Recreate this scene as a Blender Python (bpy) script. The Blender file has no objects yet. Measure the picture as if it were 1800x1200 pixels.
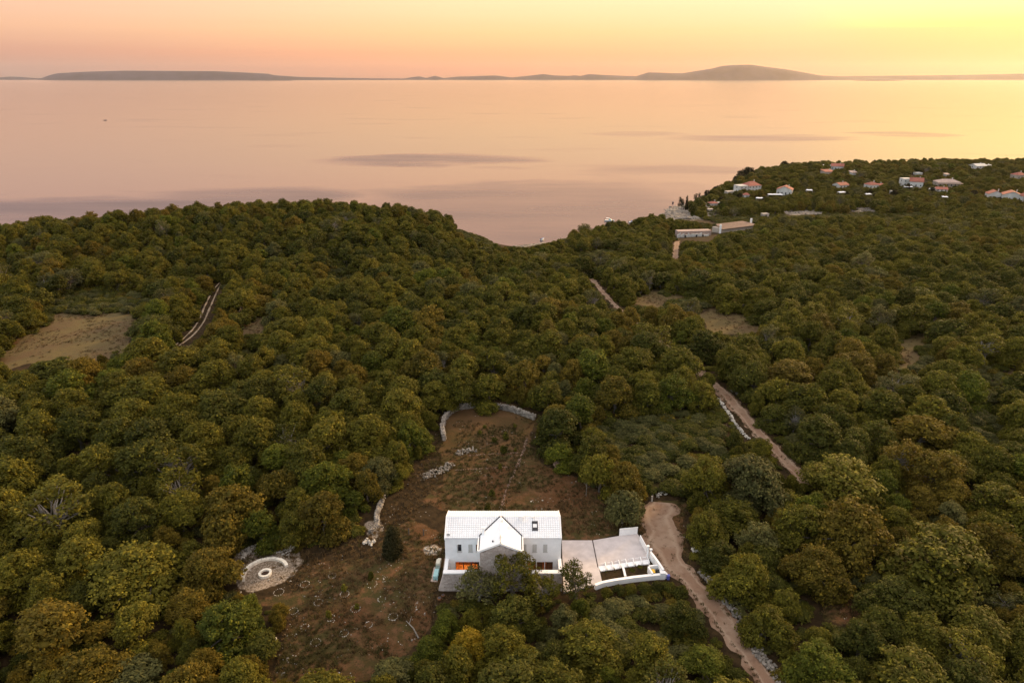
import bpy, math, random
import numpy as np
from mathutils import Vector, Matrix
from mathutils.noise import noise as mnoise

SC = bpy.context.scene
COL = SC.collection
rng = np.random.RandomState(7)
random.seed(7)
R = math.radians

# ------------------------------------------------------------------ camera
CAMZ = 100.0
PITCH = math.atan(465.0 / 1200.0)
cam_d = bpy.data.cameras.new('camera')
cam_d.sensor_width = 36.0
cam_d.lens = 24.0
cam_d.clip_start = 1.0
cam_d.clip_end = 120000.0
cam = bpy.data.objects.new('camera', cam_d)
COL.objects.link(cam)
cam.location = (0, 0, CAMZ)
cam.rotation_euler = (math.pi / 2 - PITCH, 0, 0)
SC.camera = cam

# ------------------------------------------------------------------ sky
SUN_AZ = R(47.0)      # clockwise from the view direction
SUN_EL = R(19.0)
sun_dir = Vector((math.sin(SUN_AZ) * math.cos(SUN_EL), math.cos(SUN_AZ) * math.cos(SUN_EL), math.sin(SUN_EL)))
W = bpy.data.worlds.new('World')
SC.world = W
W.use_nodes = True
nt = W.node_tree
nt.nodes.clear()
def N(tree, typ, **kw):
    n = tree.nodes.new(typ)
    for k, v in kw.items():
        setattr(n, k, v)
    return n
def L(tree, a, b):
    tree.links.new(a, b)
def mathn(tree, op, a, b=None, c=None, clamp=False):
    n = tree.nodes.new('ShaderNodeMath'); n.operation = op; n.use_clamp = clamp
    for i, v in enumerate((a, b, c)):
        if v is None: continue
        if isinstance(v, (int, float)): n.inputs[i].default_value = v
        else: tree.links.new(v, n.inputs[i])
    return n.outputs[0]
def ramp(tree, fac, stops, interp='LINEAR'):
    n = tree.nodes.new('ShaderNodeValToRGB'); n.color_ramp.interpolation = interp
    e = n.color_ramp.elements
    e[0].position = stops[0][0]; e[0].color = (*stops[0][1], 1)
    e[1].position = stops[-1][0]; e[1].color = (*stops[-1][1], 1)
    for p, c in stops[1:-1]:
        x = e.new(p); x.color = (*c, 1)
    tree.links.new(fac, n.inputs[0])
    return n.outputs[0]
def mixc(tree, fac, a, b, mode='MIX'):
    n = tree.nodes.new('ShaderNodeMix'); n.data_type = 'RGBA'; n.blend_type = mode
    for s, v in ((0, fac), (6, a), (7, b)):
        if isinstance(v, (int, float)): n.inputs[s].default_value = v
        elif isinstance(v, tuple): n.inputs[s].default_value = (*v[:3], 1)
        else: tree.links.new(v, n.inputs[s])
    return n.outputs[2]
tc = N(nt, 'ShaderNodeTexCoord')
sep = N(nt, 'ShaderNodeSeparateXYZ'); L(nt, tc.outputs['Generated'], sep.inputs[0])
z = sep.outputs[2]
hx = mathn(nt, 'MULTIPLY', sep.outputs[0], math.sin(SUN_AZ))
hy = mathn(nt, 'MULTIPLY_ADD', sep.outputs[1], math.cos(SUN_AZ), hx)
hl = mathn(nt, 'SQRT', mathn(nt, 'ADD', mathn(nt, 'MULTIPLY', sep.outputs[0], sep.outputs[0]), mathn(nt, 'MULTIPLY', sep.outputs[1], sep.outputs[1])))
ca = mathn(nt, 'DIVIDE', hy, mathn(nt, 'MAXIMUM', hl, 0.001))       # cos of the azimuth from the sun
ec = mathn(nt, 'POWER', mathn(nt, 'MAXIMUM', z, 0.0), 0.5)           # sqrt(sin elevation): more stops low down
# positions: 0.6deg .102, 1.5deg .162, 3deg .229, 5.4deg .307, 10deg .417, 18deg .556, 35deg .757, 90deg 1
SKY_AWAY = [(0.0, (.40, .26, .21)), (.10, (.48, .28, .22)), (.17, (.64, .33, .23)), (.235, (.84, .47, .29)), (.31, (.90, .56, .38)), (.36, (1.02, .62, .44)), (.42, (1.22, .68, .52)), (.56, (.82, .62, .62)), (.76, (1.10, 1.08, 1.12)), (1, (1.40, 1.26, 1.22))]
SKY_MID = [(0.0, (.68, .31, .19)), (.10, (.80, .35, .20)), (.17, (1.02, .45, .22)), (.235, (1.08, .60, .27)), (.31, (1.10, .76, .41)), (.36, (1.40, .80, .44)), (.42, (1.70, .86, .50)), (.56, (1.3, .84, .64)), (.76, (1.2, 1.08, 1.0)), (1, (1.40, 1.26, 1.22))]
SKY_SUN = [(0.0, (1.0, .33, .14)), (.10, (1.05, .38, .15)), (.19, (1.1, .47, .14)), (.232, (1.15, .56, .14)), (.238, (1.16, .86, .14)), (.31, (1.35, .98, .38)), (.42, (2.3, 1.12, .30)), (.56, (1.5, .98, .55)), (.76, (1.3, 1.1, .95)), (1, (1.40, 1.26, 1.22))]
# thin cloud streaks low in the sky bend the colour bands a little
mp = N(nt, 'ShaderNodeMapping'); L(nt, tc.outputs['Generated'], mp.inputs[0]); mp.inputs['Scale'].default_value = (2.2, 2.2, 90)
nz = N(nt, 'ShaderNodeTexNoise'); L(nt, mp.outputs[0], nz.inputs[0]); nz.inputs['Scale'].default_value = 1.6; nz.inputs['Detail'].default_value = 3
ecw = mathn(nt, 'ADD', ec, mathn(nt, 'MULTIPLY', mathn(nt, 'SUBTRACT', nz.outputs[0], 0.5), 0.016))
a_ = ramp(nt, ecw, SKY_AWAY); m_ = ramp(nt, ecw, SKY_MID); s_ = ramp(nt, ecw, SKY_SUN)
def sstep(tree, v, lo, hi):
    n = tree.nodes.new('ShaderNodeMapRange'); n.interpolation_type = 'SMOOTHSTEP'
    n.inputs['From Min'].default_value = lo; n.inputs['From Max'].default_value = hi
    tree.links.new(v, n.inputs['Value']); return n.outputs[0]
f1 = sstep(nt, ca, 0.08, 0.78)
f2 = sstep(nt, ca, 0.885, 1.0)
grad = mixc(nt, f2, mixc(nt, f1, a_, m_), s_)
# the sky behind the camera, opposite the sunset: soft blue-grey over a dull rose band
SKY_BACK = [(0.0, (.60, .70, .82)), (.2, (.76, .90, 1.04)), (.42, (.88, 1.08, 1.25)), (.6, (.98, 1.15, 1.30)), (.8, (1.15, 1.18, 1.24)), (1, (1.30, 1.18, 1.14))]
b_ = ramp(nt, ec, SKY_BACK)
grad = mixc(nt, sstep(nt, ca, 0.1, -0.7), grad, b_)
bg = N(nt, 'ShaderNodeBackground'); L(nt, grad, bg.inputs[0]); bg.inputs[1].default_value = 1.0
skt = N(nt, 'ShaderNodeTexSky', sky_type='NISHITA'); skt.sun_disc = False
skt.sun_elevation = SUN_EL; skt.sun_rotation = SUN_AZ; skt.dust_density = 3.0
bg2 = N(nt, 'ShaderNodeBackground'); L(nt, skt.outputs[0], bg2.inputs[0]); bg2.inputs[1].default_value = 0.01
addw = N(nt, 'ShaderNodeAddShader'); L(nt, bg.outputs[0], addw.inputs[0]); L(nt, bg2.outputs[0], addw.inputs[1])
ow = N(nt, 'ShaderNodeOutputWorld'); L(nt, addw.outputs[0], ow.inputs[0])

sd = bpy.data.lights.new('sun', 'SUN')
sd.energy = 5.0
sd.angle = R(9.0)
sd.color = (1.0, 0.66, 0.30)
sun = bpy.data.objects.new('sun', sd)
COL.objects.link(sun)
sun.rotation_euler = (-sun_dir).to_track_quat('-Z', 'Y').to_euler()
SC.view_settings.view_transform = 'Standard'
SC.view_settings.look = 'None'
SC.view_settings.exposure = 0.16
SC.view_settings.gamma = 1.0
SC.cycles.volume_bounces = 1
SC.cycles.max_bounces = 8
SC.cycles.diffuse_bounces = 3
SC.cycles.glossy_bounces = 2
SC.cycles.transmission_bounces = 3

# ------------------------------------------------------------------ pixel <-> place helpers
CT, ST = math.cos(PITCH), math.sin(PITCH)
def ray(u, v):
    px = (u - 900.0) / 1200.0; py = (600.0 - v) / 1200.0
    return px, CT + py * ST, -ST + py * CT
def PZ(u, v, zz):
    dx, dy, dz = ray(u, v); t = (zz - CAMZ) / dz
    return dx * t, dy * t
def project(x, y, zz):
    dz = CAMZ - zz
    dep = y * CT + dz * ST
    up = y * ST - dz * CT
    return 900 + 1200 * x / dep, 600 - 1200 * up / dep, dep

# ------------------------------------------------------------------ terrain height: smooth surface through known ground points
cp = []
def c_px(u, v, zz): x, y = PZ(u, v, zz); cp.append((x, y, zz))
for u in (-400, 0, 300, 600, 900, 1200, 1500, 1800, 2200):
    c_px(u, 1250, 29.0 if u < 1300 else 30); c_px(u, 780, 30.5 if abs(u - 900) < 250 else 31.0)
for x, y in ((0, 30), (-60, 30), (60, 30), (-40, 75), (-9, 73), (8, 73), (-12, 60), (12, 60)): cp.append((x, y, 28.8))
for x, y in ((-14, 84), (0, 86), (12, 84), (22, 84), (0, 95), (-14, 95), (20, 95)): cp.append((x, y, 30))
for u, v, zz in ((0, 600, 32), (300, 600, 32), (600, 600, 31), (900, 600, 30), (1200, 600, 29), (1500, 600, 29.5), (1800, 600, 30),
                 (900, 500, 25), (900, 460, 17), (650, 480, 28), (300, 460, 31), (0, 470, 30), (1200, 480, 22), (1500, 450, 20), (1800, 450, 22), (1100, 440, 13),
                 (1500, 402, 12), (1300, 412, 10), (1200, 405, 6), (1800, 402, 12), (1500, 375, 6), (1350, 378, 5), (1800, 378, 8), (1250, 372, 2),
                 (890, 434, 0.4), (960, 428, 0.3), (1050, 410, 0.3), (1120, 396, 0.3), (1170, 383, 0.4)): c_px(u, v, zz)
for x, y, zz in ((27, 340, 35), (-88, 338, 35.5), (-75, 338, 35), (-140, 340, 35), (-200, 328, 31.5), (-255, 316, 27), (-330, 310, 22), (-450, 300, 15), (-54, 345, 31.5), (-32, 362, 23), (-15, 366, 16.5), (-26, 392, 9), (-90, 385, 22), (-90, 430, -4),
                 (-200, 400, 4), (-200, 430, -5), (-330, 390, 0), (-450, 380, -4), (0, 450, -4), (45, 462, -4), (80, 500, -4), (95, 540, -4), (110, 580, -4), (140, 690, -5), (200, 790, -5), (330, 830, -5), (500, 840, -5), (700, 840, -5),
                 (142, 592, -4), (169, 645, -4), (206, 692, -4), (235, 740, -4), (150, 556, 2.5), (172, 585, 4), (195, 610, 5.5), (215, 645, 6.5), (245, 680, 10), (190, 560, 5), (300, 640, 13), (320, 715, 13), (430, 640, 16), (430, 720, 15), (420, 780, 5), (560, 640, 18), (560, 740, 14), (260, 770, 0), (-600, 250, 10), (600, 300, 25), (650, 500, 20), (-300, 150, 30), (300, 150, 31), (450, 400, 18)):
    if (x, y) == (27, 340): continue
    cp.append((x, y, zz))
cp = np.array(cp)
_P = cp[:, :2] / 300.0
def _phi(d2): return np.where(d2 > 1e-12, 0.5 * d2 * np.log(np.maximum(d2, 1e-12)), 0.0)
_n = len(cp)
_K = _phi(((_P[:, None] - _P[None]) ** 2).sum(2)) + np.eye(_n) * 2e-4
_A = np.zeros((_n + 3, _n + 3)); _A[:_n, :_n] = _K; _A[:_n, _n] = 1; _A[:_n, _n + 1:] = _P; _A[_n, :_n] = 1; _A[_n + 1:, :_n] = _P.T
_w = np.linalg.solve(_A, np.r_[cp[:, 2], 0, 0, 0])
def Gv(x, y):
    x = np.asarray(x, float); y = np.asarray(y, float)
    sh = x.shape; q = np.stack([x.ravel(), y.ravel()], 1) / 300.0
    out = np.empty(len(q))
    for i in range(0, len(q), 20000):
        s = q[i:i + 20000]
        out[i:i + 20000] = _phi(((s[:, None] - _P[None]) ** 2).sum(2)) @ _w[:_n] + _w[_n] + s @ _w[_n + 1:]
    X = q[:, 0] * 300; Y = q[:, 1] * 300
    out += 0.5 * np.sin(X * .045 + 1.3) * np.sin(Y * .038) * np.clip((Y - 110) / 80, 0, 1) * np.clip(out / 10, 0, 1)
    d = np.maximum(np.abs(X - 4) - 16, 0) ** 2 + np.maximum(np.abs(Y - 84) - 8, 0) ** 2   # level ground at the house
    k = np.clip(1 - np.sqrt(d) / 10, 0, 1); k = k * k * (3 - 2 * k); k = k * np.clip((Y - 74) / 5, 0, 1)
    out = out * (1 - k) + 29.9 * k
    return out.reshape(sh)
def G(x, y): return float(Gv(np.array([x]), np.array([y]))[0])
def place(u, v, h=0.0):
    """ground point over which the height h shows at photo pixel u, v"""
    dx, dy, dz = ray(u, v)
    t = np.concatenate([np.arange(30, 300, 1.0), np.arange(300, 1000, 3.0)])
    g = Gv(dx * t, dy * t) + h; zr = CAMZ + dz * t
    b = np.nonzero(zr <= g)[0]
    if len(b) == 0: return dx * 600, dy * 600
    i = max(int(b[0]), 1)
    a0 = zr[i - 1] - g[i - 1]; a1 = g[i] - zr[i]
    tt = t[i - 1] + (t[i] - t[i - 1]) * a0 / (a0 + a1)
    return dx * tt, dy * tt

def in_poly(u, v, poly):
    u = np.asarray(u); v = np.asarray(v); c = np.zeros(u.shape, bool); n = len(poly)
    for i in range(n):
        x0, y0 = poly[i]; x1, y1 = poly[(i + 1) % n]
        if y0 == y1: continue
        c ^= ((y0 > v) != (y1 > v)) & (u < (x1 - x0) * (v - y0) / (y1 - y0) + x0)
    return c

# ------------------------------------------------------------------ object helpers
ORIG = {}
def setp(o, label=None, cat=None, group=None, kind=None):
    if label: o['label'] = label
    if cat: o['category'] = cat
    if group: o['group'] = group
    if kind: o['kind'] = kind
    return o
def empty(name, loc, label, cat, group=None, rz=0.0):
    o = bpy.data.objects.new(name, None); COL.objects.link(o)
    o.location = loc; o.rotation_euler = (0, 0, rz); o.empty_display_size = 0.3
    ORIG[o] = Vector(loc)
    return setp(o, label, cat, group)
class MB:
    def __init__(s): s.v = []; s.f = []; s.m = []
    def add(s, vs, fs, mi=0):
        b = len(s.v); s.v += [tuple(p) for p in vs]; s.f += [tuple(b + i for i in f) for f in fs]; s.m += [mi] * len(fs); return s
    def hexa(s, p, mi=0):   # 8 corners: bottom 4 ccw, top 4 ccw
        return s.add(p, [(3, 2, 1, 0), (4, 5, 6, 7), (0, 1, 5, 4), (1, 2, 6, 5), (2, 3, 7, 6), (3, 0, 4, 7)], mi)
    def box(s, x0, x1, y0, y1, z0, z1, mi=0):
        return s.hexa([(x0, y0, z0), (x1, y0, z0), (x1, y1, z0), (x0, y1, z0), (x0, y0, z1), (x1, y0, z1), (x1, y1, z1), (x0, y1, z1)], mi)
    def prism(s, poly, z0, z1, mi=0):   # poly xy ccw; z0/z1 number or list
        n = len(poly); a = z0 if hasattr(z0, '__len__') else [z0] * n; b = z1 if hasattr(z1, '__len__') else [z1] * n
        vs = [(p[0], p[1], a[i]) for i, p in enumerate(poly)] + [(p[0], p[1], b[i]) for i, p in enumerate(poly)]
        fs = [tuple(range(n))[::-1], tuple(range(n, 2 * n))] + [(i, (i + 1) % n, n + (i + 1) % n, n + i) for i in range(n)]
        return s.add(vs, fs, mi)
    def tube(s, pts, rad, n=6, mi=0, cap=True):
        pts = [Vector(p) for p in pts]; rs = rad if hasattr(rad, '__len__') else [rad] * len(pts); vs = []
        for i, p in enumerate(pts):
            d = (pts[min(i + 1, len(pts) - 1)] - pts[max(i - 1, 0)]).normalized()
            a = d.orthogonal().normalized() if abs(d.z) > .9 else d.cross(Vector((0, 0, 1))).normalized(); b = d.cross(a)
            vs += [p + (a * math.cos(t) + b * math.sin(t)) * rs[i] for t in [2 * math.pi * k / n for k in range(n)]]
        fs = [(i * n + k, i * n + (k + 1) % n, (i + 1) * n + (k + 1) % n, (i + 1) * n + k) for i in range(len(pts) - 1) for k in range(n)]
        if cap: fs += [tuple(range(n))[::-1], tuple(range((len(pts) - 1) * n, len(pts) * n))]
        return s.add(vs, fs, mi)
    def rock(s, c, r, mi=0, flat=.75, rs=random):
        ph = (1 + 5 ** .5) / 2
        V0 = [(-1, ph, 0), (1, ph, 0), (-1, -ph, 0), (1, -ph, 0), (0, -1, ph), (0, 1, ph), (0, -1, -ph), (0, 1, -ph), (ph, 0, -1), (ph, 0, 1), (-ph, 0, -1), (-ph, 0, 1)]
        F0 = [(0, 11, 5), (0, 5, 1), (0, 1, 7), (0, 7, 10), (0, 10, 11), (1, 5, 9), (5, 11, 4), (11, 10, 2), (10, 7, 6), (7, 1, 8), (3, 9, 4), (3, 4, 2), (3, 2, 6), (3, 6, 8), (3, 8, 9), (4, 9, 5), (2, 4, 11), (6, 2, 10), (8, 6, 7), (9, 8, 1)]
        a = rs.uniform(0, 6.28); ca_, sa_ = math.cos(a), math.sin(a); ex = rs.uniform(.75, 1.35)
        vs = []
        for x, y, zz in V0:
            q = r / 1.9 * rs.uniform(.78, 1.22); x *= q * ex; y *= q; zz *= q * flat
            vs.append((c[0] + x * ca_ - y * sa_, c[1] + x * sa_ + y * ca_, c[2] + zz))
        return s.add(vs, F0, mi)
    def build(s, name, mats, parent=None, kind=None, label=None, smooth=False, origin=None):
        me = bpy.data.meshes.new(name)
        o0 = ORIG[parent] if parent is not None else (Vector(origin) if origin else Vector((0, 0, 0)))
        me.from_pydata([(p[0] - o0.x, p[1] - o0.y, p[2] - o0.z) for p in s.v], [], s.f)
        if not isinstance(mats, (list, tuple)): mats = [mats]
        for m in mats: me.materials.append(m)
        if len(mats) > 1: me.polygons.foreach_set('material_index', s.m)
        if smooth: me.polygons.foreach_set('use_smooth', [True] * len(s.f))
        me.update()
        o = bpy.data.objects.new(name, me); COL.objects.link(o)
        if parent is not None:
            o.parent = parent; ORIG[o] = o0
        else:
            o.location = o0; ORIG[o] = o0
        if kind: o['kind'] = kind
        if label: o['label'] = label
        return o
LOC0 = None
def local_part(mb, name, mats, parent, **kw):   # mb in the parent's own coordinates
    ORIG_SAVE = ORIG.get(parent); ORIG[parent] = Vector((0, 0, 0))
    o = mb.build(name, mats, parent, **kw)
    ORIG[parent] = ORIG_SAVE if ORIG_SAVE is not None else Vector((0, 0, 0)); ORIG[o] = Vector((0, 0, 0))
    return o

# ------------------------------------------------------------------ materials
def mat(name, col, rough=.85, noise=None, bump=0.0, bscale=3.0, spec=.3, trans=0.0, emis=None, metal=0.0):
    m = bpy.data.materials.new(name); m.use_nodes = True; t = m.node_tree
    p = t.nodes['Principled BSDF']; p.inputs['Roughness'].default_value = rough; p.inputs['Specular IOR Level'].default_value = spec
    p.inputs['Metallic'].default_value = metal
    if noise:
        sc, amt = noise
        tcn = N(t, 'ShaderNodeTexCoord'); g = N(t, 'ShaderNodeNewGeometry')
        n1 = N(t, 'ShaderNodeTexNoise'); n1.inputs['Scale'].default_value = sc; n1.inputs['Detail'].default_value = 5; L(t, g.outputs['Position'], n1.inputs[0])
        n2 = N(t, 'ShaderNodeTexNoise'); n2.inputs['Scale'].default_value = sc * .13; n2.inputs['Detail'].default_value = 3; L(t, g.outputs['Position'], n2.inputs[0])
        k = mathn(t, 'ADD', mathn(t, 'MULTIPLY', n1.outputs[0], .6), mathn(t, 'MULTIPLY', n2.outputs[0], .4))
        k = sstep(t, k, .35, .65)
        lo = tuple(c * (1 - amt) for c in col); hi = tuple(min(1, c * (1 + amt)) for c in col)
        L(t, mixc(t, k, lo, hi), p.inputs['Base Color'])
        if bump:
            b = N(t, 'ShaderNodeBump'); b.inputs['Strength'].default_value = bump; b.inputs['Distance'].default_value = .05; L(t, n1.outputs[0], b.inputs['Height']); L(t, b.outputs[0], p.inputs['Normal'])
    else:
        p.inputs['Base Color'].default_value = (*col, 1)
    if emis:
        p.inputs['Emission Color'].default_value = (*emis[0], 1); p.inputs['Emission Strength'].default_value = emis[1]
    return m
M = {}
M['white'] = mat('white_plaster', (.80, .80, .79), .8, (1.2, .05), spec=.2)
M['white_roof'] = mat('white_roof_tile', (.78, .79, .80), .6, (2.5, .07), spec=.3)
M['white_warm'] = mat('white_coping', (.82, .80, .77), .7, (1.5, .05))
M['paving'] = mat('pale_paving', (.48, .435, .42), .75, (.9, .11))
M['roof_bed'] = mat('grey_roof_bed', (.62, .62, .61), .8)
M['slot'] = mat('dark_channel', (.05, .04, .04), .6)
M['clad'] = mat('grey_limestone', (.40, .33, .285), .9, (2.0, .16), bump=.4)
M['clad2'] = mat('light_limestone', (.46, .385, .335), .9, (2.0, .16), bump=.4)
M['mortar'] = mat('mortar', (.26, .21, .18), .95, (4, .2))
M['stone'] = mat('dry_stone', (.21, .185, .155), .95, (1.3, .45), bump=.4)
M['bench_white'] = mat('pale_bench_stone', (.74, .69, .58), .9, (1.5, .15))
M['stone_white'] = mat('white_stone', (.40, .365, .31), .9, (1.5, .35))
M['stone_pink'] = mat('rusty_stone', (.22, .14, .10), .95, (1.3, .35))
M['rockface'] = mat('coast_rock', (.18, .15, .12), .95, (.25, .5), bump=.5)
M['dark'] = mat('dark_metal', (.03, .03, .035), .5)
M['darkglass'] = mat('dark_glass', (.02, .022, .03), .08, spec=.6)
M['shutter'] = mat('grey_shutter', (.50, .49, .46), .7)
M['wood'] = mat('brown_wood', (.16, .07, .03), .6, (3, .3))
M['room'] = mat('warm_wood_room', (.55, .26, .09), .6, (2, .25))
M['lamp'] = mat('glowing_lamp_shade', (1, .8, .5), .5, emis=((1.0, .60, .22), 26.0))
M['lamp_dim'] = mat('dim_lamp_shade', (1, .8, .5), .5, emis=((1.0, .50, .18), 12.0))
M['red_roof'] = mat('terracotta_roof', (.27, .095, .065), .85, (1.2, .25))
M['brown_roof'] = mat('brown_roof', (.16, .105, .08), .9, (.8, .2))
M['pink_roof'] = mat('pale_tile_roof', (.32, .235, .20), .85, (.8, .2))
M['house_white'] = mat('village_plaster', (.48, .455, .41), .85, (.4, .15))
M['house_cream'] = mat('cream_plaster', (.38, .32, .26), .85, (.7, .1))
M['bark'] = mat('grey_bark', (.10, .082, .065), .95, (4, .3))
M['bark_pale'] = mat('pale_bark', (.20, .175, .145), .95, (4, .3))
M['turq'] = mat('turquoise_paint', (.30, .50, .50), .5, (2, .1))
M['sage'] = mat('sage_paint', (.17, .22, .19), .6)
M['cream'] = mat('cream_paint', (.62, .58, .46), .6)
M['pinkwood'] = mat('pale_timber', (.45, .34, .28), .8, (3, .15))
M['yellow'] = mat('yellow_plastic', (.72, .42, .03), .45)
M['black'] = mat('black_plastic', (.02, .02, .02), .5)
M['blue'] = mat('blue_paint', (.10, .11, .40), .6)
M['bluecover'] = mat('blue_boat_cover', (.10, .16, .30), .6)
M['boatwhite'] = mat('boat_gelcoat', (.70, .72, .70), .3)
M['soil'] = mat('garden_soil', (.045, .024, .015), 1.0, (2.5, .45), bump=.5)
M['redbark'] = mat('red_gate_post', (.15, .03, .025), .7)

def leaf_mat(name, c1, c2, c3):
    """c1 dominant, c2 second hue, c3 fresh or rusty tips; hue drifts with place, tree and leaf"""
    m = bpy.data.materials.new(name); m.use_nodes = True; t = m.node_tree
    p = t.nodes['Principled BSDF']; out = t.nodes['Material Output']
    p.inputs['Roughness'].default_value = .7; p.inputs['Specular IOR Level'].default_value = .12
    oi = N(t, 'ShaderNodeObjectInfo')
    at = N(t, 'ShaderNodeAttribute'); at.attribute_name = 'tint'
    n1 = N(t, 'ShaderNodeTexNoise'); n1.inputs['Scale'].default_value = .016; n1.inputs['Detail'].default_value = 2; L(t, oi.outputs['Location'], n1.inputs[0])
    k = mathn(t, 'ADD', mathn(t, 'MULTIPLY', oi.outputs['Random'], .55), mathn(t, 'MULTIPLY', sstep(t, n1.outputs[0], .35, .65), .45))
    base = mixc(t, sstep(t, k, .15, .85), c1, c2)
    tf = mathn(t, 'MULTIPLY', sstep(t, at.outputs['Fac'], .45, 1.0), .75)
    base = mixc(t, tf, base, c3)
    g = N(t, 'ShaderNodeNewGeometry')
    n2 = N(t, 'ShaderNodeTexNoise'); n2.inputs['Scale'].default_value = .55; n2.inputs['Detail'].default_value = 3; L(t, g.outputs['Position'], n2.inputs[0])
    vv = mathn(t, 'MULTIPLY_ADD', n2.outputs[0], 1.3, .38)
    vv = mathn(t, 'MULTIPLY', vv, mathn(t, 'MULTIPLY_ADD', oi.outputs['Random'], .35, .82))
    cc = N(t, 'ShaderNodeVectorMath', operation='SCALE'); L(t, base, cc.inputs[0]); L(t, vv, cc.inputs['Scale'])
    L(t, cc.outputs[0], p.inputs['Base Color'])
    tr = N(t, 'ShaderNodeBsdfTranslucent'); L(t, cc.outputs[0], tr.inputs[0])
    mx = N(t, 'ShaderNodeMixShader'); mx.inputs[0].default_value = .27
    L(t, p.outputs[0], mx.inputs[1]); L(t, tr.outputs[0], mx.inputs[2]); L(t, mx.outputs[0], out.inputs[0])
    return m
LM = {
    'olive': leaf_mat('olive_green_leaves', (0.0691, 0.0682, 0.0076), (0.0867, 0.0776, 0.0088), (0.2400, 0.1980, 0.0189)),
    'deep': leaf_mat('deep_green_leaves', (0.0432, 0.0470, 0.0067), (0.0564, 0.0564, 0.0080), (0.1620, 0.1464, 0.0168)),
    'rusty': leaf_mat('rusty_green_leaves', (0.0845, 0.0691, 0.0084), (0.0988, 0.0716, 0.0088), (0.2460, 0.1680, 0.0168)),
    'bright': leaf_mat('bright_green_leaves', (0.0595, 0.0710, 0.0076), (0.0746, 0.0827, 0.0088), (0.2160, 0.2040, 0.0168)),
    'grey': leaf_mat('grey_green_leaves', (0.0672, 0.0682, 0.0210), (0.0827, 0.0786, 0.0239), (0.1860, 0.1680, 0.0473)),
    'gold': leaf_mat('golden_leaves', (0.1824, 0.1440, 0.0118), (0.2218, 0.1512, 0.0123), (0.4320, 0.2880, 0.0168)),
    'dark': leaf_mat('dark_juniper_needles', (0.0192, 0.0182, 0.0050), (0.0242, 0.0212, 0.0062), (0.0408, 0.0336, 0.0095)),
}

# ------------------------------------------------------------------ plants
_ico = None
def ico():
    global _ico
    if _ico is None:
        import bmesh
        b = bmesh.new(); bmesh.ops.create_icosphere(b, subdivisions=2, radius=1.0)
        _ico = (np.array([v.co[:] for v in b.verts]), np.array([[v.index for v in f.verts] for f in b.faces])); b.free()
    return _ico
def foliage(seed, lobes, nleaf, lsize, core=.64, keepdown=.25, scatter=.16, elong=1.5, knob=1.0):
    """lobes: array (x, y, z, r, squash). leaf-sized faces over every lobe, and a knobbly core inside each."""
    rs = np.random.RandomState(seed); lobes = np.array(lobes, float)
    nl = len(lobes)
    # every lobe carries knobs, every knob a tuft of leaves, with dark gaps between
    nk = np.maximum(6, (lobes[:, 3] * knob / .40) ** 2 * 7).astype(int)
    K, KR, KL, KD = [], [], [], []
    for j in range(nl):
        q = rs.normal(size=(nk[j], 3)); q /= np.linalg.norm(q, axis=1)[:, None]; q[:, 2] = np.where((q[:, 2] < -.2) & (rs.rand(nk[j]) > keepdown), -q[:, 2], q[:, 2])
        K.append(lobes[j, :3] + q * (lobes[j, 3] * rs.uniform(.78, 1.06, nk[j]))[:, None] * np.array([1, 1, lobes[j, 4]])); KR.append(rs.uniform(.26, .50, nk[j]) / knob); KL += [j] * nk[j]; KD.append(q)
    K, KR, KL, KD = np.concatenate(K), np.concatenate(KR), np.array(KL), np.concatenate(KD)
    hid = np.zeros(len(K), bool)
    for j in range(nl):
        q = (K - lobes[j, :3]) / np.array([1, 1, lobes[j, 4]]); hid |= ((q ** 2).sum(1) < (lobes[j, 3] * .82) ** 2) & (KL != j)
    K, KR, KD = K[~hid], KR[~hid], KD[~hid]
    w = KR ** 2; cnt = rs.multinomial(int(nleaf * 1.25), w / w.sum()); ki = np.repeat(np.arange(len(K)), cnt)
    d = rs.normal(size=(len(ki), 3)) + KD[ki] * .9 + np.array([0, 0, .25]); d /= np.linalg.norm(d, axis=1)[:, None]
    p = K[ki] + d * (KR[ki] * (1 + rs.normal(0, scatter, len(ki))))[:, None] * np.array([1, 1, .8]); m = len(p)
    kt = rs.rand(len(K))[ki]
    nrm = d * .95 + rs.normal(size=(m, 3)) * .38 + np.array([0, 0, .35]); nrm /= np.linalg.norm(nrm, axis=1)[:, None]
    a = np.cross(nrm, rs.normal(size=(m, 3))); a /= np.linalg.norm(a, axis=1)[:, None]; b = np.cross(nrm, a)
    s = lsize * rs.uniform(.55, 1.3, m)[:, None]
    V = np.stack([p - a * s * elong * .5, p + b * s * .42 + nrm * s * .12, p + a * s * elong * .5, p - b * s * .42 + nrm * s * .12], 1).reshape(-1, 3)
    T = np.repeat(np.clip(rs.rand(m) ** 1.5 * .5 + kt ** 1.6 * .6, 0, 1), 4)
    F = np.arange(m * 4).reshape(-1, 4)
    verts = [V]; tints = [T]; tris = None
    if core:
        iv, it = ico(); tl = []; off = m * 4
        for j in range(nl):
            jit = 1 + .10 * np.sin(iv[:, 0] * 6 + j) * np.sin(iv[:, 1] * 7 + j * 2) + rs.normal(0, .05, len(iv))
            cv = iv * (lobes[j, 3] * core * jit)[:, None] * np.array([1, 1, lobes[j, 4]]) + lobes[j, :3]
            verts.append(cv); tints.append(rs.rand(len(cv)) * .35); tl.append(it + off); off += len(cv)
        tris = np.concatenate(tl)
    return np.concatenate(verts), F, tris, np.concatenate(tints)
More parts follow.
